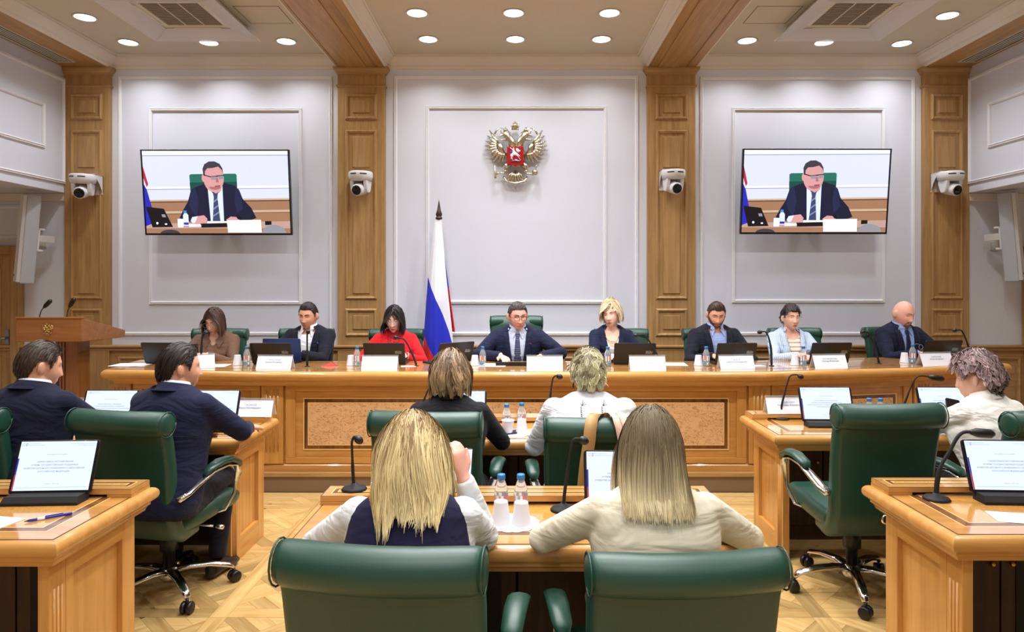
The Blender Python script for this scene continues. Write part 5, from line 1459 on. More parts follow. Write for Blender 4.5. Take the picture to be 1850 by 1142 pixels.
    if kind == 'jacket' and tb is not None and top.get('lapel', True):
        t0 = tb * sc; t1 = .505 * sc
        for s in (-1, 1):
            m = MB(); rows = []
            for i in range(15):
                u = i / 14; t = t0 + (t1 - t0) * u; xi = .010 + (top.get('vw', .07) * sc - .012) * u ** .85
                lw = np.interp(u, [0, .15, .62, .66, .80, 1], [.004, .036, .074, .046, .058, .04]) * sc * top.get('lw', 1.0)
                rows.append([to.P(s * (xi - .003 + lw * q) + top.get('voff', 0), t, G + .009 + .006 * math.sin(q * math.pi) - .004 * q) for q in (0, .33, .66, 1)])
            m.loft(rows, 0, True, None, False)
            lo_ = obj('lapel', m, top.get('lapel_mat', mat), root, fixn=True)
            sd = lo_.modifiers.new('thickness', 'SOLIDIFY'); sd.thickness = .006; sd.offset = 0
    # collar standing round the neck
    def band(name, matn, r, h, gap, tilt, t=.50, flare=.010):
        ax = (HC - nb).normalized(); org = T @ Vector((0, .006, t * sc)); rows = []
        N = 28
        for (hh, rr) in ((-.012, r + flare), (h * .5, r), (h, r - .001), (h * .9, r + .005), (h * .3, r + .008 + flare * .3), (-.014, r + flare + .010)):
            row = []
            for k in range(N + 1):
                a = R(-90 + gap + (360 - 2 * gap) * k / N)
                d = T.to_3x3() @ Vector((math.cos(a) * 1.0, math.sin(a) * 1.04, 0))
                row.append(org + d * rr * sc + ax * (hh * (1 - tilt * (1 - math.sin(a)) * .5)) * sc)
            rows.append(row)
        m = MB(); m.loft(rows, 0, True, None, False); return obj(name, m, matn, root, fixn=True)
    nr_ = nr / sc
    cl = top.get('collar')
    if cl == 'suit':
        band('shirt_collar', top['shirt'], nr_ + .006, .040, top.get('gap', 12), .3, .524)
        band('jacket_collar', mat, nr_ + .014, .030, 50, .5, .522, .024)
        for s in (-1, 1):
            m = MB(); z0 = .505 * sc; p = lambda xx, t, g_: to.P(s * xx, t, g_)
            q = [p(.010 + top.get('spread', 0), .512 * sc, .012), p(.052, .520 * sc, .018), p(.062, .490 * sc, .012), p(.046 + top.get('spread', 0), .452 * sc, .012)]
            m.add(q, [(0, 1, 2, 3)]); w = obj('collar_point', m, top['shirt'], root); sd = w.modifiers.new('thickness', 'SOLIDIFY'); sd.thickness = .004
    elif cl == 'stand':
        band('collar', top.get('collar_mat', mat), nr_ + .007, .036, 14, .3, .520, .014)
    elif cl == 'back':
        band('collar', mat, nr_ + .012, .026, 48, .5, .520, .020)
    elif cl == 'flaps':
        band('collar', mat, nr_ + .010, .032, 34, .35, .516, .016)
        for s in (-1, 1):
            m = MB(); p = lambda xx, t, g_: to.P(s * xx, t, g_)
            m.add([p(.022, .470 * sc, .018), p(.06, .512 * sc, .022), p(.098, .470 * sc, .020), p(.060, .405 * sc, .018)], [(0, 1, 2, 3)])
            w = obj('collar_point', m, mat, root); sd = w.modifiers.new('thickness', 'SOLIDIFY'); sd.thickness = .006
    if top.get('tie'):
        m = MB(); kt = [(.500, .016), (.488, .020), (.466, .015), (.44, .020), (.36, .027), (.25, .034), (.10, .038), (.0, .03)]
        rows = [[to.P(xx * sc, t * sc, .010 + .005 * (1 - abs(q)) + (.008 if i < 3 else 0)) for q, xx in ((-1, -w), (-.5, -w * .5), (0, 0), (.5, w * .5), (1, w))] for i, (t, w) in enumerate(kt)]
        m.loft(rows, 0, True, None, False); w = obj('tie', m, top['tie'], root, fixn=True); sd = w.modifiers.new('thickness', 'SOLIDIFY'); sd.thickness = .005
    for bt in top.get('buttons', []):
        m = MB(); P = to.P(bt[0] * sc, bt[1] * sc, G + .004); nrm = (T.to_3x3() @ Vector((0, -1, 0))); qd = Vector((0, 0, 1)).rotation_difference(nrm)
        m.lathe([(0, 0), (bt[2], 0), (bt[2], .003), (0, .004)], 12, 0, Matrix.Translation(P) @ qd.to_matrix().to_4x4()); obj(bt[4] if len(bt) > 4 else 'button', m, bt[3], root)
    if top.get('cuff'):
        for (s, S, E, W, hd) in joints:
            d = (W - E).normalized(); m = MB(); r = (.034 if not female else .029) * sc
            m.tube([W - d * .035, W - d * .004], [r, r * .97], 14); obj('cuff', m, top['cuff'], root)
    if legs:
        lg = MB(); lg.loft(to.rings(-.12, .03, .012, 6, 28))
        for s in (-1, 1):
            H = Vector((s * .09 * sc, 0, .53 * sc)); LR = Matrix.Rotation(R(legrot), 3, 'Z'); Kn = LR @ Vector((s * .13 * sc, -.44 * sc, .53 * sc)); A = LR @ Vector((s * .12 * sc, -.36 * sc, .10))
            lg.tube([H, H * .5 + Kn * .5, Kn, Kn * .5 + A * .5, A], [.095 * sc, .085 * sc, .066 * sc, .058 * sc, .048 * sc], 14); lg.ball(Kn, .068 * sc, 12, 8)
        lm = remesh(lg, .013, 'trousers', 2); lm.materials.append(MATS[top.get('trousers', 'cloth_dark')]); link('trousers', lm, root)
        for s in (-1, 1):
            m = MB(); a = Matrix.Rotation(R(legrot), 3, 'Z') @ Vector((s * .12 * sc, -.36 * sc, 0))
            m.loft([[a + Vector((w * math.cos(q), yy, max(.004, zc + h * math.sin(q)))) for q in [2 * math.pi * k / 12 for k in range(12)]] for (yy, w, zc, h) in ((.08, .02, .05, .04), (.05, .038, .055, .05), (-.03, .042, .05, .045), (-.12, .045, .032, .03), (-.17, .03, .025, .02))])
            obj('shoe', m, 'black_plastic', root, fixn=True)
    if hair: make_hair(root, Hm, to, female, hair, seed)
    return root, Hm, to, joints
# ------------------------------------------------------------------ the fifteen people
cloth('cloth_dark', (20, 21, 28)); cloth('cloth_navy', (22, 27, 54), wr=.3); cloth('cloth_navy_deep', (17, 20, 44), wr=.3); cloth('cloth_ink', (20, 23, 36), wr=.3)
cloth('cloth_brown', (112, 84, 66), wr=.35); cloth('cloth_red', (216, 26, 34), wr=.25); cloth('cloth_red_silk', (190, 26, 40), rough=.5)
cloth('shirt_white', (232, 234, 240), wr=.25, sheen=0); cloth('shirt_blue', (150, 168, 214), wr=.2, sheen=0); cloth('shirt_pale', (196, 206, 230), wr=.2, sheen=0)
cloth('cloth_stripe', (198, 212, 230), wr=.25, stripe=((128, 154, 188), 78, 0, .22)); cloth('knit_stripe', (232, 226, 210), stripe=((200, 160, 130), 26, 2, .3))
cloth('blouse_white', (222, 223, 224), wr=.4, wscale=6); cloth('blouse_cream', (232, 228, 218), wr=.45, wscale=6); cloth('cloth_cream', (216, 208, 184), wr=.35, wscale=6, weave=.1)
cloth('vest_navy', (28, 25, 56), wr=.2, weave=.1); cloth('cloth_jet', (22, 23, 27), wr=.25)
cloth('tie_pattern', (52, 58, 84), rough=.5, stripe=((112, 122, 156), 60, 2, .4)); cloth('tie_navy', (28, 34, 70), rough=.5)
plain('brow_light', (150, 116, 80), rough=.7); plain('brow_brown', (84, 60, 46), rough=.7); plain('brow_black', (34, 28, 28), rough=.7)
plain('beard_brown', (120, 78, 54), rough=.75, var=.25, vscale=90); plain('beard_grey', (140, 104, 88), rough=.7)
plain('pearl', (230, 224, 216), rough=.2)
for n_, c_ in (('fair', (232, 184, 160)), ('pink', (236, 178, 158)), ('warm', (222, 168, 138)), ('pale', (240, 200, 178))): skin(n_, c_)
MEN = dict(shell=.8, short=(.4, .6, 1), n=1600, k=6, len=.036, vol=.008, style='comb', comb=(.35, 1.0, .0), grav=.12, thick=.0013, var=.22, messy=.06, locks=200, clump=.4, fade=.4, streak=.1)
def H(**k): d = dict(MEN); d.update(k); return d
PY = 6.30
PTL = PT - DAIS
def two(ax, ay, bx, by, z=.045, **k):
    return (dict(w=(ax, ay, PTL + z), **k), dict(w=(bx, by, PTL + z), **k))
PX = lambda p, d=6.15: (p - VPX) * d / FPX
P = {}
P['w1'] = person('woman with dark brown bob and glasses in brown overshirt, holding a phone', PX(383), PY, DAIS, 6, True, .96, 1.08, 14, 0, 0, (-10, 24, 3), 1.0, two(-.10, -.42, .02, -.40, .06, curl=.55), 'fair',
    dict(kind='jacket', mat='cloth_brown', v=.40, vw=.045, lapel=False, shirt='cloth_brown', neckline=.42, collar='flaps', cuff='cloth_brown', buttons=[(0, .24, .006, 'dark_brown'), (0, .14, .006, 'dark_brown')]),
    dict(n=1100, k=10, len=.20, vol=.016, style='down', part=-.1, grav=.5, thick=.0022, root=(62, 40, 34), tip=(92, 60, 46), locks=120, clump=.45, cut=-.13, var=.25), dict(open=.15, glasses='rim_gold', brow='brow_brown', gaze=(0, -30)), 1)
P['m2'] = person('dark-haired man in black suit jacket and open white shirt, gesturing behind a laptop', PX(553), PY + .02, DAIS, -4, False, .99, 1.02, 9, 0, 0, (-4, 14, 2), 1.0,
    (dict(w=(-.17, -.40, PTL + .05)), dict(w=(.02, -.42, PTL + .07), f=(-.75, -.55, .15), n=(.35, -.6, .6), curl=.35)), 'warm',
    dict(kind='jacket', mat='cloth_ink', v=.10, vw=.085, shirt='shirt_white', neckline=.465, collar='suit', gap=26, spread=.014, cuff='shirt_white', buttons=[(.115, .40, .012, 'shield_blue', 'lapel_pin'), (0, .32, .005, 'pearl'), (0, .22, .005, 'pearl')]),
    H(root=(40, 30, 28), tip=(58, 44, 38), high=.004), dict(open=.35, brow='brow_black', gaze=(0, -20), stubble=False), 2)
P['red'] = person('woman in bright red jacket with black bob and round glasses', PX(710), PY, DAIS, 0, True, .96, 1.06, 9, 0, 0, (0, 14, 0), 1.03, two(-.16, -.34, .14, -.38, .05), 'pale',
    dict(kind='jacket', mat='cloth_red', v=.26, vw=.06, shirt='cloth_red_silk', collar='back', lapel=False, cuff='cloth_red'),
    dict(n=1500, k=12, len=.27, vol=.02, style='down', part=0, grav=.6, thick=.0022, root=(26, 18, 20), tip=(36, 26, 28), locks=110, clump=.3, cut=-.125, cutvar=.006, var=.2, face=.035), dict(open=.25, glasses='rim_gold', lips='red', brow='brow_black', gaze=(0, -25)), 3)
P['center'] = person('stout man in navy suit and patterned tie wearing dark-rimmed glasses, seated below the eagle', PX(935), PY, DAIS, 0, False, 1.0, 1.12, 15, 0, 0, (14, 12, -2), 1.05,
    (dict(w=(-.14, -.40, PTL + .045), f=(.35, -.9, -.05), curl=.4, pole=(-1, .1, -.3)), dict(w=(.20, -.40, PTL + .045), f=(-.35, -.9, -.05), curl=.4, pole=(1, .1, -.3))), 'pink',
    dict(kind='jacket', mat='cloth_navy', v=.02, vw=.085, shirt='shirt_pale', collar='suit', tie='tie_pattern', cuff='shirt_white', buttons=[(.115, .41, .012, 'shield_red', 'lapel_pin')]),
    H(root=(70, 62, 60), tip=(112, 104, 102), var=.35, high=.002), dict(open=.55, glasses='rim_dark', brow='brow_brown', gaze=(14, -4)), 4)
P['blonde'] = person('woman with short platinum blonde hair in a navy jacket, looking aside with a necklace', PX(1108), PY, DAIS, -2, True, .99, 1.02, 6, 0, 0, (-24, 3, -7), 1.0, (dict(w=(-.02, -.42, PTL + .045)), dict(w=(.16, -.36, PTL + .045))), 'pale',
    dict(kind='jacket', mat='cloth_navy', v=.20, vw=.075, shirt='shirt_white', neckline=.35, collar='back', buttons=[(.085, .33, .009, 'gold', 'lapel_pin')]),
    dict(n=1800, k=9, len=.115, vol=.032, top=.02, style='down', part=.45, sweep=.1, grav=.38, thick=.0022, root=(214, 190, 144), tip=(248, 236, 206), locks=120, clump=.4, cut=-.085, var=.16, fade=1.3, messy=.2), dict(open=.7, brow='brow_light', gaze=(-12, -4)), 5)
P['beard'] = person('bearded man with short brown hair in dark jacket and blue open shirt, looking down', PX(1296), PY + .02, DAIS, 4, False, 1.0, 1.03, 11, 0, 0, (-8, 20, 2), .98, two(-.12, -.40, .14, -.40), 'warm',
    dict(kind='jacket', mat='cloth_ink', v=.08, vw=.085, shirt='shirt_blue', neckline=.475, collar='suit', gap=22, spread=.012, buttons=[(0, .33, .005, 'pearl'), (0, .23, .005, 'pearl')]),
    H(root=(66, 46, 36), tip=(96, 70, 54), comb=(-.3, 1, .1)), dict(open=.15, beard='beard_brown', brow='brow_brown', gaze=(0, -30)), 6)
P['stripe'] = person('smiling woman with short dark hair in a pale blue striped jacket', PX(1440), PY + .06, DAIS, 0, True, .965, 1.08, 7, 0, 0, (4, 2, 2), .98, two(-.06, -.42, .09, -.44, .05, curl=.5), 'fair',
    dict(kind='jacket', mat='cloth_stripe', v=.10, vw=.075, shirt='knit_stripe', neckline=.43, collar='back', buttons=[(.10, .34, .010, 'brass', 'brooch')]),
    dict(n=1100, k=7, len=.045, vol=.020, top=.010, style='tousled', crown=(0, .55, .8), grav=.25, messy=.08, cut=-.075, short=(.4, .6, 1), thick=.0014, root=(36, 26, 26), tip=(64, 44, 38), locks=140, clump=.5, var=.25), dict(open=.85, brow='brow_brown', gaze=(3, -4), smile=.8), 7)
P['bald'] = person('bald man with goatee in navy suit and dark tie, looking down', PX(1628, 6.4), PY + .24, DAIS, 12, False, 1.0, 1.08, 13, 0, 0, (8, 17, 4), 1.04, (dict(w=(-.10, -.44, PTL + .05), curl=.5), dict(w=(.12, -.46, PTL + .10), f=(-.4, -.7, .35), curl=.6)), 'pink',
    dict(kind='jacket', mat='cloth_navy_deep', v=.05, vw=.08, shirt='shirt_blue', collar='suit', tie='tie_navy', cuff='shirt_blue'),
    None, dict(open=.12, beard='beard_grey', goatee=True, brow='brow_light', gaze=(0, -30)), 8)
RT = .75
AY = 3.42
AU = dict(hz=.590, nl=.122)
V7 = .007
P['man1'] = person('man with short brown hair in dark navy suit, cut by the left edge', -2.50, AY, 0, 172, False, 1.0, 1.02, 10, 0, 0, (-32, 14, 0), 1.0, (dict(w=(-.16, -.50, RT + .06)), dict(w=(.2, -.46, RT + .05))), 'warm',
    dict(kind='jacket', mat='cloth_navy_deep', v=.2, vw=.075, shirt='shirt_white', collar='suit'), H(n=5000, len=.046, short=(.35, .5, 1), root=(58, 44, 36), tip=(90, 70, 56), style='comb', comb=(.25, .7, -.2), vol=.013, shell=.8, thick=.0010, locks=500, clump=.35, grav=.3, messy=.06), {}, 9, .0055, **AU)
P['man2'] = person('man with slicked dark hair in navy suit, turned right, seen from behind', -1.79, AY + .02, 0, 170, False, .99, 1.02, 9, -4, 0, (-40, 6, 0), 1.0, (dict(w=(-.16, -.46, RT + .06), pole=(-1, .3, -.6)), dict(w=(.16, -.46, RT + .05))), 'warm',
    dict(kind='jacket', mat='cloth_navy', v=.2, vw=.075, shirt='shirt_white', collar='suit'), H(n=5000, k=8, len=.062, short=(.55, .6, 1), root=(30, 22, 20), tip=(56, 42, 36), comb=(0, 1, -.1), vol=.012, shell=.8, thick=.0009, locks=300, clump=.35, grav=.25, messy=.03), {}, 10, .0055, legrot=14, **AU)
P['dark'] = person('woman with wavy light brown bob in a black jacket, seen from behind', -.365, AY, 0, 180, True, .95, 1.12, 13, 0, 0, (0, 16, 0), 1.0, (dict(w=(-.2, -.46, RT + .05), pole=(-.7, .3, -.8)), dict(w=(.2, -.46, RT + .05))), 'fair',
    dict(kind='jacket', mat='cloth_jet', v=.25, vw=.07, shirt='shirt_white', collar='back'),
    dict(n=4500, k=16, len=.22, vol=.038, top=.006, maxw=.15, style='down', part=0, grav=.32, curl=.34, freq=2.0, thick=.0014, root=(104, 80, 58), tip=(176, 144, 100), locks=110, clump=.75, cut=-.105, cutvar=.016, var=.22, streak=.4), {}, 11, V7, **AU)
P['white'] = person('broad woman with short streaked blonde hair in a white blouse, seen from behind', .352, AY + .0, 0, 180, True, .95, 1.45, 15, 0, 0, (0, 16, 0), 1.06, (dict(w=(-.20, -.44, RT + .05), pole=(-.6, .25, -1)), dict(w=(.22, -.44, RT + .05), pole=(.6, .25, -1))), 'warm',
    dict(kind='shirt', mat='blouse_white', collar='stand', fine=True),
    dict(n=5200, k=9, len=.05, vol=.024, top=.012, style='tousled', crown=(-.15, .55, .8), grav=.32, thick=.0013, root=(136, 124, 92), tip=(222, 214, 172), locks=150, clump=.7, var=.28, streak=.55, fade=.9, low=-.03), {}, 12, V7, hz=.605, nl=.118)
P['mauve'] = person('woman with curly mauve-grey hair in white blouse, holding a phone', 2.41, AY - .02, 0, 196, True, .955, 1.2, 15, 0, 0, (20, 14, 0), 1.04, (dict(w=(-.2, -.46, RT + .05)), dict(w=(.0, -.50, RT + .10), f=(-.2, -.8, .4), pole=(1, .3, -.4))), 'fair',
    dict(kind='shirt', mat='blouse_cream', collar='stand', fine=True, upto=.8),
    dict(n=4500, k=10, len=.07, short=(.35, .7, 1), vol=.030, top=.008, style='tousled', crown=(0, .3, .95), grav=.2, curl=.5, freq=1.5, cut=-.105, cutvar=.02, thick=.0014, root=(112, 88, 88), tip=(196, 168, 168), locks=130, clump=.85, var=.25, streak=.4), {}, 13, V7, **AU)
P['vest'] = person('woman with layered blonde hair in navy waistcoat and white blouse, from behind', -.335, 1.99, 0, 180, True, .93, 1.22, 15, 0, 0, (0, 22, 4), 1.02, (dict(w=(-.145, -.24, 1.00), f=(.2, -.05, 1), n=(-.75, .6, .1), curl=.7, pole=(-.35, .1, -1.2)), dict(w=(.18, -.40, RT + .05), pole=(1, .3, -.4))), 'pink',
    dict(kind='vest', mat='vest_navy', shirt='blouse_white', fine=True),
    dict(n=8000, k=19, len=.42, lay=.62, vol=.036, top=.004, maxw=.165, narz=[-.4, -.20, -.10, .1], narw=[.5, .66, 1.0, 1.0], style='down', part=0.0, sweep=.35, grav=.30, curl=.12, freq=1.4, roll=.16, thick=.0010, root=(150, 120, 74), tip=(240, 218, 160), locks=170, clump=.6, var=.14, streak=.55, zfade=(.11, -.05), cut=-.165, cutvar=.04, clear=.03, messy=.05, mat='hair_soft'), {}, 14, .006, hz=.57, nl=.112)
P['cream'] = person('woman with long straight ash blonde hair in a cream blazer, seen from behind', .415, 2.06, 0, 180, True, .935, 1.2, 12, 0, 0, (-4, 8, 0), 1.0, (dict(w=(-.20, -.38, RT + .05), pole=(-1, .3, -.4)), dict(w=(.20, -.38, RT + .05), pole=(1, .3, -.4))), 'fair',
    dict(kind='jacket', mat='cloth_cream', v=.25, vw=.07, shirt='shirt_white', collar='back', fine=True, trousers='cloth_cream'),
    dict(n=8000, k=19, len=.54, vol=.028, top=.002, maxw=.155, style='down', part=0.0, sweep=.3, grav=.42, roll=.16, thick=.0009, root=(118, 102, 76), tip=(226, 208, 162), locks=220, clump=.3, cut=-.20, cutvar=.014, var=.14, streak=.15, zfade=(.0, -.17), clear=.028, messy=.04, mat='hair_soft'), {}, 15, .006, hz=.56, nl=.13)
# ------------------------------------------------------------------ things on the desks
def tablet_proto():
    t = thing('tablet', 'x', 'tablet')
    M = Matrix.Translation((0, .03, .028)) @ Matrix.Rotation(R(-20), 4, 'X')       # leans back, screen towards -Y
    w, h = .163, .215
    o = rrect(w, h / 2, 5, .12)
    b = MB(); b.loft([[M @ Vector((a, yy, h / 2 + c)) for a, c in o] for yy in (0, .011)], smooth=False)
    obj('case', b, 'dark_bezel', t, bevel=.002, fixn=True)
    s = MB(); sw, sh = .152, .098; zc = h / 2 + .004
    s.add([M @ Vector((a * sw, -.0008, zc + c * sh)) for a, c in ((-1, -1), (1, -1), (1, 1), (-1, 1))], [(0, 1, 2, 3)], 0)
    sc = obj('screen', s, 'slide_white', t)
    k = MB(); k.add([M @ Vector((a, -.0014, zc + c)) for a, c in ((-sw, -.035), (-sw + .006, -.035), (-sw + .006, .03), (-sw, .03))], [(0, 1, 2, 3)], 0)
    k.add([M @ Vector((a, -.0014, zc + c)) for a, c in ((-sw, -sh), (-sw + .006, -sh), (-sw + .006, -.035), (-sw, -.035))], [(0, 1, 2, 3)], 1)
    k.add([M @ Vector((a, -.0014, zc + c)) for a, c in ((-sw + .015, -.0865), (sw - .012, -.0865), (sw - .012, -.0855), (-sw + .015, -.0855))], [(0, 1, 2, 3)], 2)
    obj('slide_stripe', k, ['slide_blue', 'slide_red', 'slide_faint'], sc)
    tx = link('slide_text', SLIDE_ME, sc); tx['kind'] = 'stuff'; tx.matrix_local = M @ Matrix.Translation((0, -.0016, zc)) @ Matrix.Rotation(R(90), 4, 'X') @ Matrix.Scale(1.0, 4)
    obj('camera_dot', MB().lathe([(0, 0), (.002, 0)], 8, 0, M @ Matrix.Translation((.105, -.0015, h - .005)) @ Matrix.Rotation(R(90), 4, 'X'), cap=False), 'white_plastic', t)
    d = MB(); d.loft([[(a * k_, c * .042 + off, z) for a, c in rrect(.148, 1, 4, .1)] for z, k_, off in ((0, 1, .005), (.012, 1, .005), (.032, .97, .022))], smooth=False)
    obj('dock', d, 'black_matte', t, fixn=True)
    return t
TAB0 = tablet_proto(); first = [True]
def tablet(x, y, lab, rz=0, z=RT):
    if first[0]: o = TAB0; first[0] = False; o.location = (x, y, z); o.rotation_euler = (0, 0, rz); o['label'] = lab
    else: o = dup(TAB0, (x, y, z), rz, lab)
    o['group'] = 'tablets showing the slide'
tablet(-1.915, 2.735, 'black tablet showing a slide, above the blue pen on the left front desk', R(3))
tablet(-2.49, 4.05, 'black tablet showing a slide, left of the man with slicked hair')
tablet(-1.87, 4.05, 'black tablet showing a slide, right of the man with slicked hair')
tablet(-.37, 4.03, 'black tablet showing a slide, in front of the woman with the wavy bob')
tablet(.405, 2.56, 'black tablet showing a slide, left of the long ash blonde hair', R(-2))
tablet(1.90, 4.17, 'black tablet showing a slide, on the right second-row desk by the left microphone', R(-2))
tablet(2.64, 4.17, 'black tablet showing a slide, in front of the mauve-haired woman', R(-2))
tablet(2.0, 2.74, 'black tablet showing a slide, on the right front desk', R(-3))

def laptop_proto():
    t = thing('laptop', 'x', 'laptop')
    obj('keyboard_deck', MB().box(-.17, .17, .0, .22, .0, .016), 'black_plastic', t, bevel=.004)
    M = Matrix.Translation((0, 0, .010)) @ Matrix.Rotation(R(20), 4, 'X') @ Matrix.Diagonal((1, 1, .9, 1))
    l = obj('lid', MB().loft([[M @ Vector((a, yy, .105 + c)) for a, c in rrect(.172, .105, 5, .12)] for yy in (-.008, 0)], smooth=False), 'black_plastic', t, bevel=.002, fixn=True)
    obj('lid_screen', MB().add([M @ Vector(v) for v in ((-.16, .0006, .012), (-.16, .0006, .2), (.16, .0006, .2), (.16, .0006, .012))], [(0, 1, 2, 3)]), 'slide_white', l)
    st = MB()
    for k in range(6):
        w = (.03, .022, .034, .012, .028, .02)[k]; z = .128 - .006 * (k % 3); x0 = .09 + (.034 if k > 2 else 0) * .9
        st.add([M @ Vector(v) for v in ((x0, -.0088, z), (x0 + w, -.0088, z), (x0 + w, -.0088, z + .004), (x0, -.0088, z + .004))], [(0, 1, 2, 3)])
    st.add([M @ Vector(v) for v in ((.088, -.0088, .106), (.145, -.0088, .106), (.145, -.0088, .113), (.088, -.0088, .113))], [(0, 1, 2, 3)])
    obj('sticker', st, 'laptop_logo', l)
    obj('lid_badge', MB().tube([M @ Vector((-.01 + .017 * math.cos(q), -.0086, .085 + .012 * math.sin(q))) for q in [6.284 * k / 18 for k in range(19)]], .0008, 4), 'dark_bezel', l)
    return t
LAP0 = laptop_proto(); lf = [True]
def laptop(x, y, rz, lab):
    if lf[0]: o = LAP0; lf[0] = False; o.location = (x, y, PT); o.rotation_euler = (0, 0, rz); o['label'] = lab
    else: o = dup(LAP0, (x, y, PT), rz, lab)
    o['group'] = 'open black laptops on the presidium table'
LX = lambda p, d=5.72: (p - VPX) * d / FPX
laptop(LX(296), 5.74, R(-4), 'open black laptop in front of the woman in brown, partly behind a dark-haired man')
laptop(LX(495), 5.70, R(-2), 'open black laptop before the man in the open white shirt, nearer of his two')
laptop(LX(697), 5.70, 0, 'open black laptop in front of the woman in red')
laptop(LX(818), 5.75, R(38), 'open black laptop turned sideways, left of the man in glasses')
laptop(LX(1145), 5.70, R(-2), 'open black laptop in front of the platinum blonde woman')
laptop(LX(1325), 5.70, R(6), 'open black laptop in front of the bearded man')
laptop(LX(1498), 5.74, R(4), 'open black laptop right of the woman in pale stripes')
laptop(LX(1696, 5.95), 5.95, R(6), 'open black laptop in front of the bald man')
o = thing('laptop', 'dark blue laptop lid just behind the black one of the white-shirted man', 'laptop', (LX(511, 5.86), 5.86, PT), R(-3))
M = Matrix.Translation((0, 0, .016)) @ Matrix.Rotation(R(8), 4, 'X')
obj('keyboard_deck', MB().box(-.16, .16, 0, .12, 0, .016), 'black_plastic', o, bevel=.004)
obj('lid', MB().loft([[M @ Vector((a, yy, .095 + c)) for a, c in rrect(.165, .098, 5, .12)] for yy in (-.008, 0)], smooth=False), 'laptop_blue', o, bevel=.002, fixn=True)
o = thing('tablet', 'low black tablet lying tilted before the man in glasses', 'tablet', (LX(925, 5.6), 5.60, PT), 0)
obj('case', MB().add([(-.135, 0, 0), (.135, 0, 0), (.135, .17, 0), (-.135, .17, 0), (-.135, 0, .034), (.135, 0, .034), (.135, .17, .008), (-.135, .17, .008)], [(3, 2, 1, 0), (4, 5, 6, 7), (0, 1, 5, 4), (1, 2, 6, 5), (2, 3, 7, 6), (3, 0, 4, 7)]), 'black_plastic', o, bevel=.004)
obj('screen', MB().add([(-.12, .012, .0332), (.12, .012, .0332), (.12, .155, .0114), (-.12, .155, .0114)], [(0, 1, 2, 3)]), 'lens_black', o)

def name_card(x, y, z, rz, key, lab, w=.285, h=.102):
    t = thing('name_card', lab, 'name card', (x, y, z), rz, 'white tent name cards')
    m = MB()
    for s in (-1, 1): m.add([(-w / 2, s * .045, 0), (w / 2, s * .045, 0), (w / 2, 0, h), (-w / 2, 0, h), (-w / 2, s * .043, 0), (w / 2, s * .043, 0), (w / 2, 0, h - .003), (-w / 2, 0, h - .003)], [(0, 1, 2, 3), (7, 6, 5, 4), (0, 4, 5, 1), (1, 5, 6, 2), (3, 7, 4, 0)])
    obj('card', m, 'card', t, fixn=True)
    obj('clear_ridge', MB().box(-w / 2 - .004, w / 2 + .004, -.003, .003, h - .002, h + .009), 'clear_pet', t)
    if key:
        tx = link('writing', NAMES[key], t); tx['kind'] = 'stuff'; a = math.atan2(.045, h)
        tx.matrix_local = Matrix.Translation((0, -.0238, h * .5)) @ Matrix.Rotation(R(90) - a, 4, 'X') @ Matrix.Translation((0, 0, .0012))
NX = lambda p, d=5.42: (p - VPX) * d / FPX
name_card(NX(344), 5.50, PT, R(30), None, 'white name card in front of the woman in brown, partly hidden')
name_card(NX(496), 5.44, PT, R(-4), 'nezhd', 'white name card in front of the man in the open white shirt')
name_card(NX(687), 5.42, PT, 0, 'vera', 'white name card in front of the woman in red')
name_card(NX(984), 5.42, PT, 0, 'center', 'white name card in front of the man in glasses')
name_card(NX(1169), 5.42, PT, R(1), 'blonde', 'white name card in front of the platinum blonde woman')
name_card(NX(1332), 5.46, PT, R(6), 'dmitri', 'white name card in front of the bearded man')
name_card(NX(1497, 5.52), 5.52, PT, R(8), 'svetl', 'white name card in front of the woman in pale stripes')
name_card(NX(1689, 5.66), 5.66, PT, R(8), 'igor', 'white name card in front of the bald man')
RZ = RT + .0365
name_card(-1.715, 4.34, RZ, R(-2), 'gasanov', 'white name card at the right end of the left second-row desk')
name_card(-2.78, 4.36, RZ, 0, None, 'white name card behind the leftmost man, at the foot of the lectern')
name_card(1.735, 4.44, RZ, R(2), 'edeskin', 'white name card at the left end of the right second-row desk')

def bottle_proto():
    t = thing('water_bottle', 'x', 'bottle')
    obj('shell', MB().lathe([(0, .001), (.024, 0), (.027, .006), (.0265, .03), (.025, .036), (.0265, .044), (.0265, .09), (.025, .105), (.017, .128), (.0125, .14), (.0125, .146), (0, .146)], 20), 'clear_pet', t)
    obj('cap', MB().lathe([(0, .143), (.0155, .143), (.0155, .158), (.014, .161), (0, .161)], 18), 'cap_blue', t)
    l = MB()
    for k in range(18):
        a0, a1 = [2 * math.pi * (k + q) / 18 for q in (0, 1)]; r = .0270
        for z0, z1, mi in ((.012, .03, 2 if k % 6 < 3 else 0), (.044, .052, 0), (.052, .086, 1 if k % 6 in (1, 2) else 0)):
            if mi == 0 and k % 2: continue
            l.add([(r * math.cos(a0), r * math.sin(a0), z0), (r * math.cos(a1), r * math.sin(a1), z0), (r * math.cos(a1), r * math.sin(a1), z1), (r * math.cos(a0), r * math.sin(a0), z1)], [(0, 1, 2, 3)], mi, True)
    obj('label', l, ['label_white', 'label_red', 'label_blue'], t)
    return t
BOT0 = bottle_proto(); bf = [True]
def bottle(x, y, z, lab):
    if bf[0]: o = BOT0; bf[0] = False; o.location = (x, y, z); o['label'] = lab
    else: o = dup(BOT0, (x, y, z), rng.random() * 6, lab)
    o['group'] = 'small water bottles with blue caps'
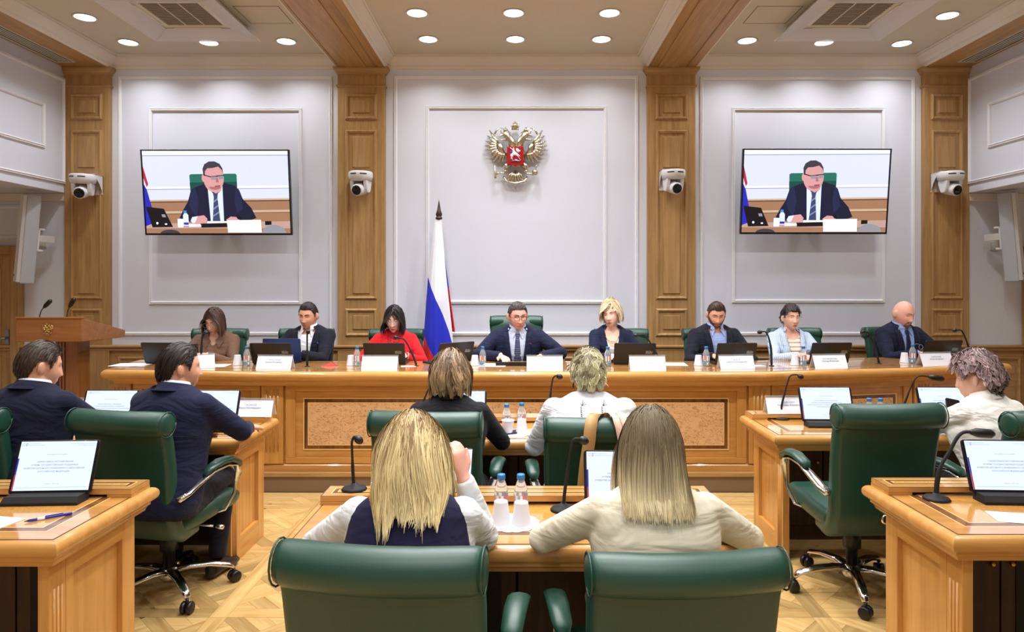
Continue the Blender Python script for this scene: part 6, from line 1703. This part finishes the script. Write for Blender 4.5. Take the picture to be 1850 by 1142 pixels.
def cup_proto():
    t = thing('paper_cup', 'x', 'cup')
    obj('wall', MB().lathe([(.036, 0), (.0375, .002), (.036, .005), (.025, .083), (.0245, .085), (0, .085)], 22), 'cup', t)
    obj('rim', MB().tube([(.0365 * math.cos(q), .0365 * math.sin(q), .003) for q in [6.2832 * k / 22 for k in range(23)]], .002, 5), 'cup', t)
    return t
CUP0 = cup_proto(); cf = [True]
def cup(x, y, z, lab, flip=False):
    if cf[0]: o = CUP0; cf[0] = False; o.location = (x, y, z); o['label'] = lab
    else: o = dup(CUP0, (x, y, z), 0, lab)
    if flip: o.rotation_euler = (math.pi, 0, 0); o.location = (x, y, z + .085)
    o['group'] = 'white paper cups'
who = ['the woman in brown', 'the man in the open white shirt', 'the woman in red', 'the man in glasses', 'the platinum blonde woman', 'the bearded man', 'the woman in pale stripes', 'the bald man']
for i, (bp, cp, d) in enumerate(((338, 330, 5.62), (446, 429, 5.62), (645, 634, 5.60), (872, 858, 5.60), (1098, None, 5.58), (1276, 1262, 5.60), (1451, 1436, 5.62), (1649, 1634, 5.80))):
    bottle((bp - VPX) * d / FPX, d, PT, 'small water bottle with blue cap in front of ' + who[i])
    if cp: cup((cp - VPX) * (d + .04) / FPX, d + .04, PT, 'upturned white paper cup in front of ' + who[i])
bottle(-.085, 4.06, RT, 'left water bottle of the pair on the middle second-row desk'); bottle(.005, 4.10, RT, 'right water bottle of the pair on the middle second-row desk')
cup(-.075, 3.97, RT, 'upright white paper cup on the middle second-row desk', True); cup(.005, 3.99, RT, 'upturned white paper cup on the middle second-row desk')
bottle(-.074, 2.58, RT, 'left water bottle of the pair between the two women nearest the camera'); bottle(0, 2.58, RT, 'right water bottle of the pair between the two women nearest the camera')
cup(-.073, 2.50, RT, 'left upturned cup on the paper doily of the nearest desk'); cup(.002, 2.49, RT, 'right upturned cup on the paper doily of the nearest desk')
bottle(2.18, 4.26, RT, 'left bottle top peeping over the empty chair at the right'); bottle(2.25, 4.26, RT, 'right bottle top peeping over the empty chair at the right')
def doily(x, y, r, lab):
    m = MB(); n = 64; pts = [(r * (1 + .06 * abs(math.sin(8 * 2 * math.pi * k / n))) * math.cos(2 * math.pi * k / n), r * (1 + .06 * abs(math.sin(8 * 2 * math.pi * k / n))) * math.sin(2 * math.pi * k / n)) for k in range(n)]
    m.add([(*p, .002) for p in pts] + [(p[0], p[1], 0) for p in pts], [tuple(range(n))] + [(k, (k + 1) % n, n + (k + 1) % n, n + k) for k in range(n)])
    o = obj('paper_doily', m, 'doily', None, (x, y, RT + .0008)); tag(o, lab, 'doily', 'lacy paper doilies')
doily(-.03, 2.51, .095, 'white lacy paper doily under the cups of the nearest desk'); doily(-.035, 4.0, .10, 'white lacy paper doily under the cups of the middle second-row desk')

def mic(lab, d, pts, z0, base=1.0, kind='ball', tail=None, thick=.0055):
    """pts surveyed along the gooseneck from base to head at distance d"""
    P0 = [Vector(px(x, y, d)) for (x, y) in pts]
    b = Vector((P0[0].x, d, z0)); t = thing('microphone', lab, 'microphone', b, 0, 'black gooseneck microphones')
    if base: obj('base', MB().lathe([(r * base, z * base) for r, z in ((0, 0), (.05, 0), (.052, .004), (.045, .012), (.018, .018), (.012, .028), (0, .028))], 24), 'black_matte', t)
    path = [Vector((0, 0, .012))] + [p - b for p in P0[1:]]
    sm = []
    for i in range(len(path) - 1):
        p0 = path[max(i - 1, 0)]; p1 = path[i]; p2 = path[i + 1]; p3 = path[min(i + 2, len(path) - 1)]
        for k in range(5):
            u = k / 5; sm.append(.5 * ((2 * p1) + (p2 - p0) * u + (2 * p0 - 5 * p1 + 4 * p2 - p3) * u * u + (3 * p1 - p0 - 3 * p2 + p3) * u ** 3))
    sm.append(path[-1])
    n = len(sm); obj('gooseneck', MB().tube(sm, [thick * (1.25 if i < n * .3 else .9) for i in range(n)], 7), 'black_matte', t)
    dirn = (sm[-1] - sm[-3]).normalized(); e = sm[-1]
    h = MB()
    if kind == 'ball': h.ball((0, 0, 0), 1, 14, 9, 0, Matrix.Translation(e + dirn * .006) @ dirn.to_track_quat('Z', 'Y').to_matrix().to_4x4() @ Matrix.Diagonal((.0165, .0165, .021, 1)))
    else: h.tube([e - dirn * .01, e, e + dirn * .02, e + dirn * .075, e + dirn * .09], [.007, .012, .019, .019, .010], 12)
    obj('foam_windscreen', h, 'black_plastic', t)
mic('black gooseneck microphone left of the blonde woman in the waistcoat', 2.80, [(640, 898), (638, 860), (636, 812), (636, 798), (640, 789), (646, 793)], RT + .0345)
mic('black gooseneck microphone on a round base between the two nearest women', 2.65, [(1018, 921), (1020, 890), (1026, 845), (1032, 806), (1037, 794), (1046, 793), (1052, 795)], RT)
mic('black gooseneck microphone hidden behind the wavy-haired woman', 4.1, [(757, 776), (764, 730), (776, 700), (786, 690), (796, 692)], RT)
mic('black gooseneck microphone left of the broad woman in white', 4.1, [(991, 776), (994, 722), (996, 700), (999, 684), (1004, 679), (1009, 680)], RT)
mic('black gooseneck microphone beside the leftmost seated man, before the lectern', 4.1, [(104, 776), (104, 720), (103, 690), (101, 678), (97, 675), (91, 677)], RT)
mic('black gooseneck microphone on a round base on the right second-row desk', 4.41, [(1411, 757), (1412, 735), (1419, 705), (1424, 688), (1428, 679), (1438, 677), (1445, 680)], RT)
mic('black gooseneck microphone left of the tablet of the mauve-haired woman', 4.38, [(1626, 757), (1634, 730), (1648, 694), (1655, 683), (1664, 679), (1680, 681)], RT, kind='long')
mic('large black gooseneck microphone on a round base on the right front desk', 2.78, [(1692, 900), (1693, 872), (1700, 842), (1716, 815), (1730, 790), (1742, 781), (1756, 781)], RT, kind='long', thick=.008)
for lab, d, pts in (('the woman in brown', 5.55, [(363, 659), (364, 630), (365, 612), (367, 604), (371, 602)]), ('the man in the open white shirt', 5.55, [(555, 659), (555, 630), (555, 606), (556, 601)]),
                    ('the woman in red', 5.6, [(752, 658), (745, 640), (735, 620), (728, 612), (716, 610)]), ('the platinum blonde woman', 5.6, [(1197, 657), (1182, 632), (1170, 612), (1163, 605), (1150, 606)]),
                    ('the woman in pale stripes, left of her', 5.6, [(1394, 657), (1393, 630), (1388, 608), (1383, 600), (1374, 600)]), ('the bald man, left of him', 5.75, [(1588, 655), (1582, 632), (1574, 612), (1568, 601), (1560, 600)]),
                    ('the bald man, right of his laptop', 5.95, [(1752, 652), (1750, 628), (1742, 606), (1736, 597), (1726, 597)])):
    mic('black gooseneck microphone of ' + lab, d, pts, PT, .42, thick=.0075)
for lab, pts in (('left', [(72, 577), (72, 570), (75, 561), (80, 555)]), ('right', [(121, 578), (121, 570), (123, 560), (126, 554)])):
    mic('slim black lectern microphone, the %s one of two' % lab, 6.12, pts, 1.285, False, 'long', None, .0045)

# papers, pens, phones
def sheet(x, y, z, rz, lab, w=.21, h=.297, mat='paper', name='paper_sheet', grp='loose papers'):
    o = obj(name, MB().box(-w / 2, w / 2, -h / 2, h / 2, 0, .0018), mat, None, (x, y, z + .0006), (0, 0, rz)); tag(o, lab, 'paper', grp); return o
s_ = sheet(-1.99, 2.43, RT, R(-12), 'white sheet with a small printed crest at the left front desk edge')
m = MB()
for k in range(7): m.tube([(-.012 + .006 * (k % 4) + .01, .03 + .004 * k * .6, .0024), (-.004 + .006 * (k % 3) + .01, .036 + .004 * k * .5, .0024)], .0012, 4)
obj('printed_crest', m, 'ink', s_)
sheet(1.86, 2.56, RT, R(-14), 'folded white paper at the right edge of the right front desk', .16, .12)
sheet(-.06, 3.96, RT, R(4), 'white sheet under the phone on the middle second-row desk', .15, .16)
sheet(NX(378, 5.62), 5.62, PT, R(4), 'white papers in front of the woman in brown', .30, .18); sheet(NX(235, 5.66), 5.68, PT, R(3), 'thin stack of white papers at the left end of the presidium table', .28, .2)
sheet(NX(890, 5.6), 5.66, PT, R(-3), 'white paper under the right hand of the man in glasses', .22, .2); sheet(NX(738, 5.58), 5.58, PT, R(8), 'white slip right of the laptop of the woman in red', .12, .06)
sheet(NX(1212, 5.7), 5.72, PT, R(-4), 'white papers right of the name card of the platinum blonde woman', .26, .2); sheet(NX(1362, 5.62), 5.6, PT, R(12), 'white slip right of the name card of the bearded man', .16, .08)
sheet(NX(1752, 5.9), 5.86, PT + .001, R(10), 'white slip right of the laptop of the bald man', .16, .12)
c = obj('folded_card', MB().add([(-.07, 0, 0), (.06, .02, 0), (.05, .10, 0), (-.06, .09, 0), (0, .05, .03)], [(0, 1, 4), (1, 2, 4), (2, 3, 4), (3, 0, 4), (3, 2, 1, 0)]), 'red_card', None, (NX(597, 5.6), 5.56, PT)); tag(c, 'folded red card beside the man in the open white shirt', 'card')
pn = thing('pen', 'blue ballpoint pen lying before the tablet on the left front desk', 'pen', (-1.772, 2.555, RT + .006), R(38))
obj('barrel', MB().tube([(-.062, 0, 0), (-.05, 0, 0), (.07, 0, 0), (.074, 0, 0)], [.0045, .0055, .0055, .0045], 10), 'pen_blue', pn)
obj('tip', MB().tube([(-.075, 0, 0), (-.062, 0, 0)], [.001, .004], 8), 'black_plastic', pn); obj('clip', MB().box(-.01, .045, -.002, .002, .005, .0075), 'pen_blue', pn); obj('printed_band', MB().tube([(-.035, 0, 0), (-.012, 0, 0)], .0057, 10), 'card', pn)
def phone(x, y, z, rot, lab, case='black_plastic', scr='lens_black'):
    t = thing('phone', lab, 'phone', (x, y, z)); t.rotation_euler = rot
    obj('case', MB().loft([[(a, c, zz) for a, c in rrect(.037, .076, 4, .25)] for zz in (0, .008)], smooth=False), case, t, bevel=.0015, fixn=True)
    obj('screen', MB().add([(-.034, -.072, .0085), (.034, -.072, .0085), (.034, .072, .0085), (-.034, .072, .0085)], [(0, 1, 2, 3)]), scr, t)
    c = obj('camera_bump', MB().lathe([(.010, .0), (.010, -.002), (0, -.002)], 12, 0, Matrix.Translation((.02, .055, 0))), 'lens_black', t)
phone(-.068, 3.985, RT + .004, (0, 0, R(-62)), 'black phone lying on a white sheet on the middle second-row desk')
ph_ = phone(-.205, 2.36, RT + .235, (R(68), 0, R(-6)), 'phone held up by the blonde woman in the waistcoat', 'dark_bezel', 'slide_white')
phone(2.50, 3.94, RT + .15, (R(40), R(10), R(-20)), 'phone held in the hand of the mauve-haired woman', 'dark_bezel')
phone(LX(352, 5.88), 5.86, PT + .10, (R(120), 0, R(20)), 'dark phone held by the woman in brown')
phone(-2.30, 4.0, RT + .10, (R(30), 0, R(-20)), 'dark phone held by the leftmost seated man')
phone(-1.82, 3.90, RT + .001, (0, 0, R(-70)), 'dark blue phone beside the arm of the man with slicked hair', 'dark_bezel')
gl = thing('reading_glasses', 'folded reading glasses held up by the bald man', 'glasses', (px(1664, 632, 5.92)[0], 5.92, px(1664, 632, 5.92)[2]))
m = MB()
for s in (-1, 1): m.tube([(.004 * s, 0, .022 * s + .02 * math.cos(q)) if False else (.018 * math.cos(q), .002 * s, .024 * s + .02 * math.sin(q)) for q in [6.2832 * k / 16 for k in range(17)]], .0022, 5)
obj('rims', m, 'steel', gl); obj('temple', MB().tube([(.0, 0, .044), (-.03, .02, .05), (-.06, .03, .03)], .002, 5), 'steel', gl)
# handbag hung on the chair of the woman in white
hb = thing('handbag', 'tan handbag with pale pink handles hung over the back of a green chair', 'bag', (.325, 3.12, .42))
def ribbon(pts, w, th): 
    m = MB(); m.tube(pts, w, 8, 0, True, None, th / w, (0, 1, .2)); return m
top_z = 1.025
obj('shoulder_strap', MB().loft([[(x + a * .028, y, z) for a in (-1, 1)] + [(x + a * .028, y - .006, z) for a in (1, -1)] for (x, y, z) in ((.055, .17, .42), (.05, .13, .56), (.04, .095, .60), (.02, .04, .607), (.0, -.005, .595), (-.01, -.03, .55), (-.015, -.035, .50), (-.03, -.03, .40), (-.045, -.02, .25), (-.06, .0, .1))], smooth=True), 'tan_leather', hb, fixn=True)
for k in range(2):
    o = .034 * k
    obj('handle', MB().loft([[(x + o + a * .016, y + .004 * k, z) for a in (-1, 1)] + [(x + o + a * .016, y - .006 + .004 * k, z) for a in (1, -1)] for (x, y, z) in ((.075, .16, .44), (.078, .13, .55), (.085, .095, .604), (.095, .04, .612), (.108, -.005, .600), (.120, -.032, .555), (.130, -.037, .50), (.142, -.03, .40), (.150, -.02, .25), (.155, .0, .1))], smooth=True), 'pink_leather', hb, fixn=True)
obj('bag_body', MB().loft([[(a * .16 * k + .09, b * .05 * k + .02, z) for a, b in rrect(1, 1, 5, .4)] for z, k in ((-.18, .9), (-.15, 1.05), (0, 1.05), (.1, .9))], smooth=True), 'tan_leather', hb, fixn=True)
# print on the back of the white blouse
root, Hm_, to_, _j = P['white']
m = MB()
for sx in (-1, 1):
    x = .052 * sx - .0 
    for k in range(13):
        t = .425 - .009 * k
        w, d, o = to_.at(t); q = lambda xx, tt: to_.T @ Vector((xx, o + (d + .020) * (1 - (abs(xx) / (w + .02)) ** 2.5) ** .4, tt))
        m.tube([q(x - .003, t), q(x + .0035, t - .005)], .0022, 4)
    for (dx, dt) in ((.004, .01), (-.012, .018), (-.006, .03), (-.018, .008)):
        m.tube([q(x, .425), q(x + dx * 1.2, .425 + dt)], .0014, 4)
obj('back_print', m, 'ink', root)
for s in (-1, 1):
    e = MB(); c = Hm_ @ Vector((s * .078, .006, -.052)); e.tube([c + Vector((0, .010 * math.cos(q), .014 * math.sin(q))) for q in [6.2832 * k / 14 for k in range(15)]], .004, 6); obj('earring', e, 'dark_brown', root)
# brooch, bow and bracelet of the woman in red; necklace of the blonde
root, Hm_, to_, jj = P['red']
m = MB()
for k in range(9):
    a = k * 2.4; r = .004 * math.sqrt(k) * 2.2; pnt = to_.P(r * math.cos(a), .415 + r * math.sin(a), .03); m.ball(pnt, (.018, .012, .016), 8, 6)
obj('silk_bow', m, 'cloth_red_silk', root)
m = MB()
for k in range(6):
    a = k * 1.047; m.tube([to_.P(.115, .27, .02), to_.P(.115 + .024 * math.cos(a), .27 + .020 * math.sin(a), .022)], [.005, .003], 5)
obj('brooch', m, 'gold', root)
s, S, E, W, hd = jj[1]; d = (W - E).normalized(); u = d.orthogonal().normalized(); v = d.cross(u)
obj('bracelet', MB().tube([W - d * .02 + (u * math.cos(q) + v * math.sin(q)) * .036 for q in [6.2832 * k / 18 for k in range(19)]], .006, 6), 'silver_gilt', root)
root, Hm_, to_, jj = P['blonde']
obj('necklace', MB().tube([to_.P(.058 * math.cos(q), .445 + .045 * math.sin(q), .004) for q in [R(180 + 180 * k / 16) for k in range(17)]], .0028, 5), 'gold', root)
for key in ('m2', 'center'):
    root, Hm_, to_, jj = P[key]; s, S, E, W, hd = jj[1]; d = (W - E).normalized(); u = d.orthogonal().normalized(); v = d.cross(u)
    obj('wristwatch', MB().tube([W - d * .006 + (u * math.cos(q) + v * math.sin(q)) * .031 for q in [6.2832 * k / 16 for k in range(17)]], .006, 6), 'black_plastic', root)
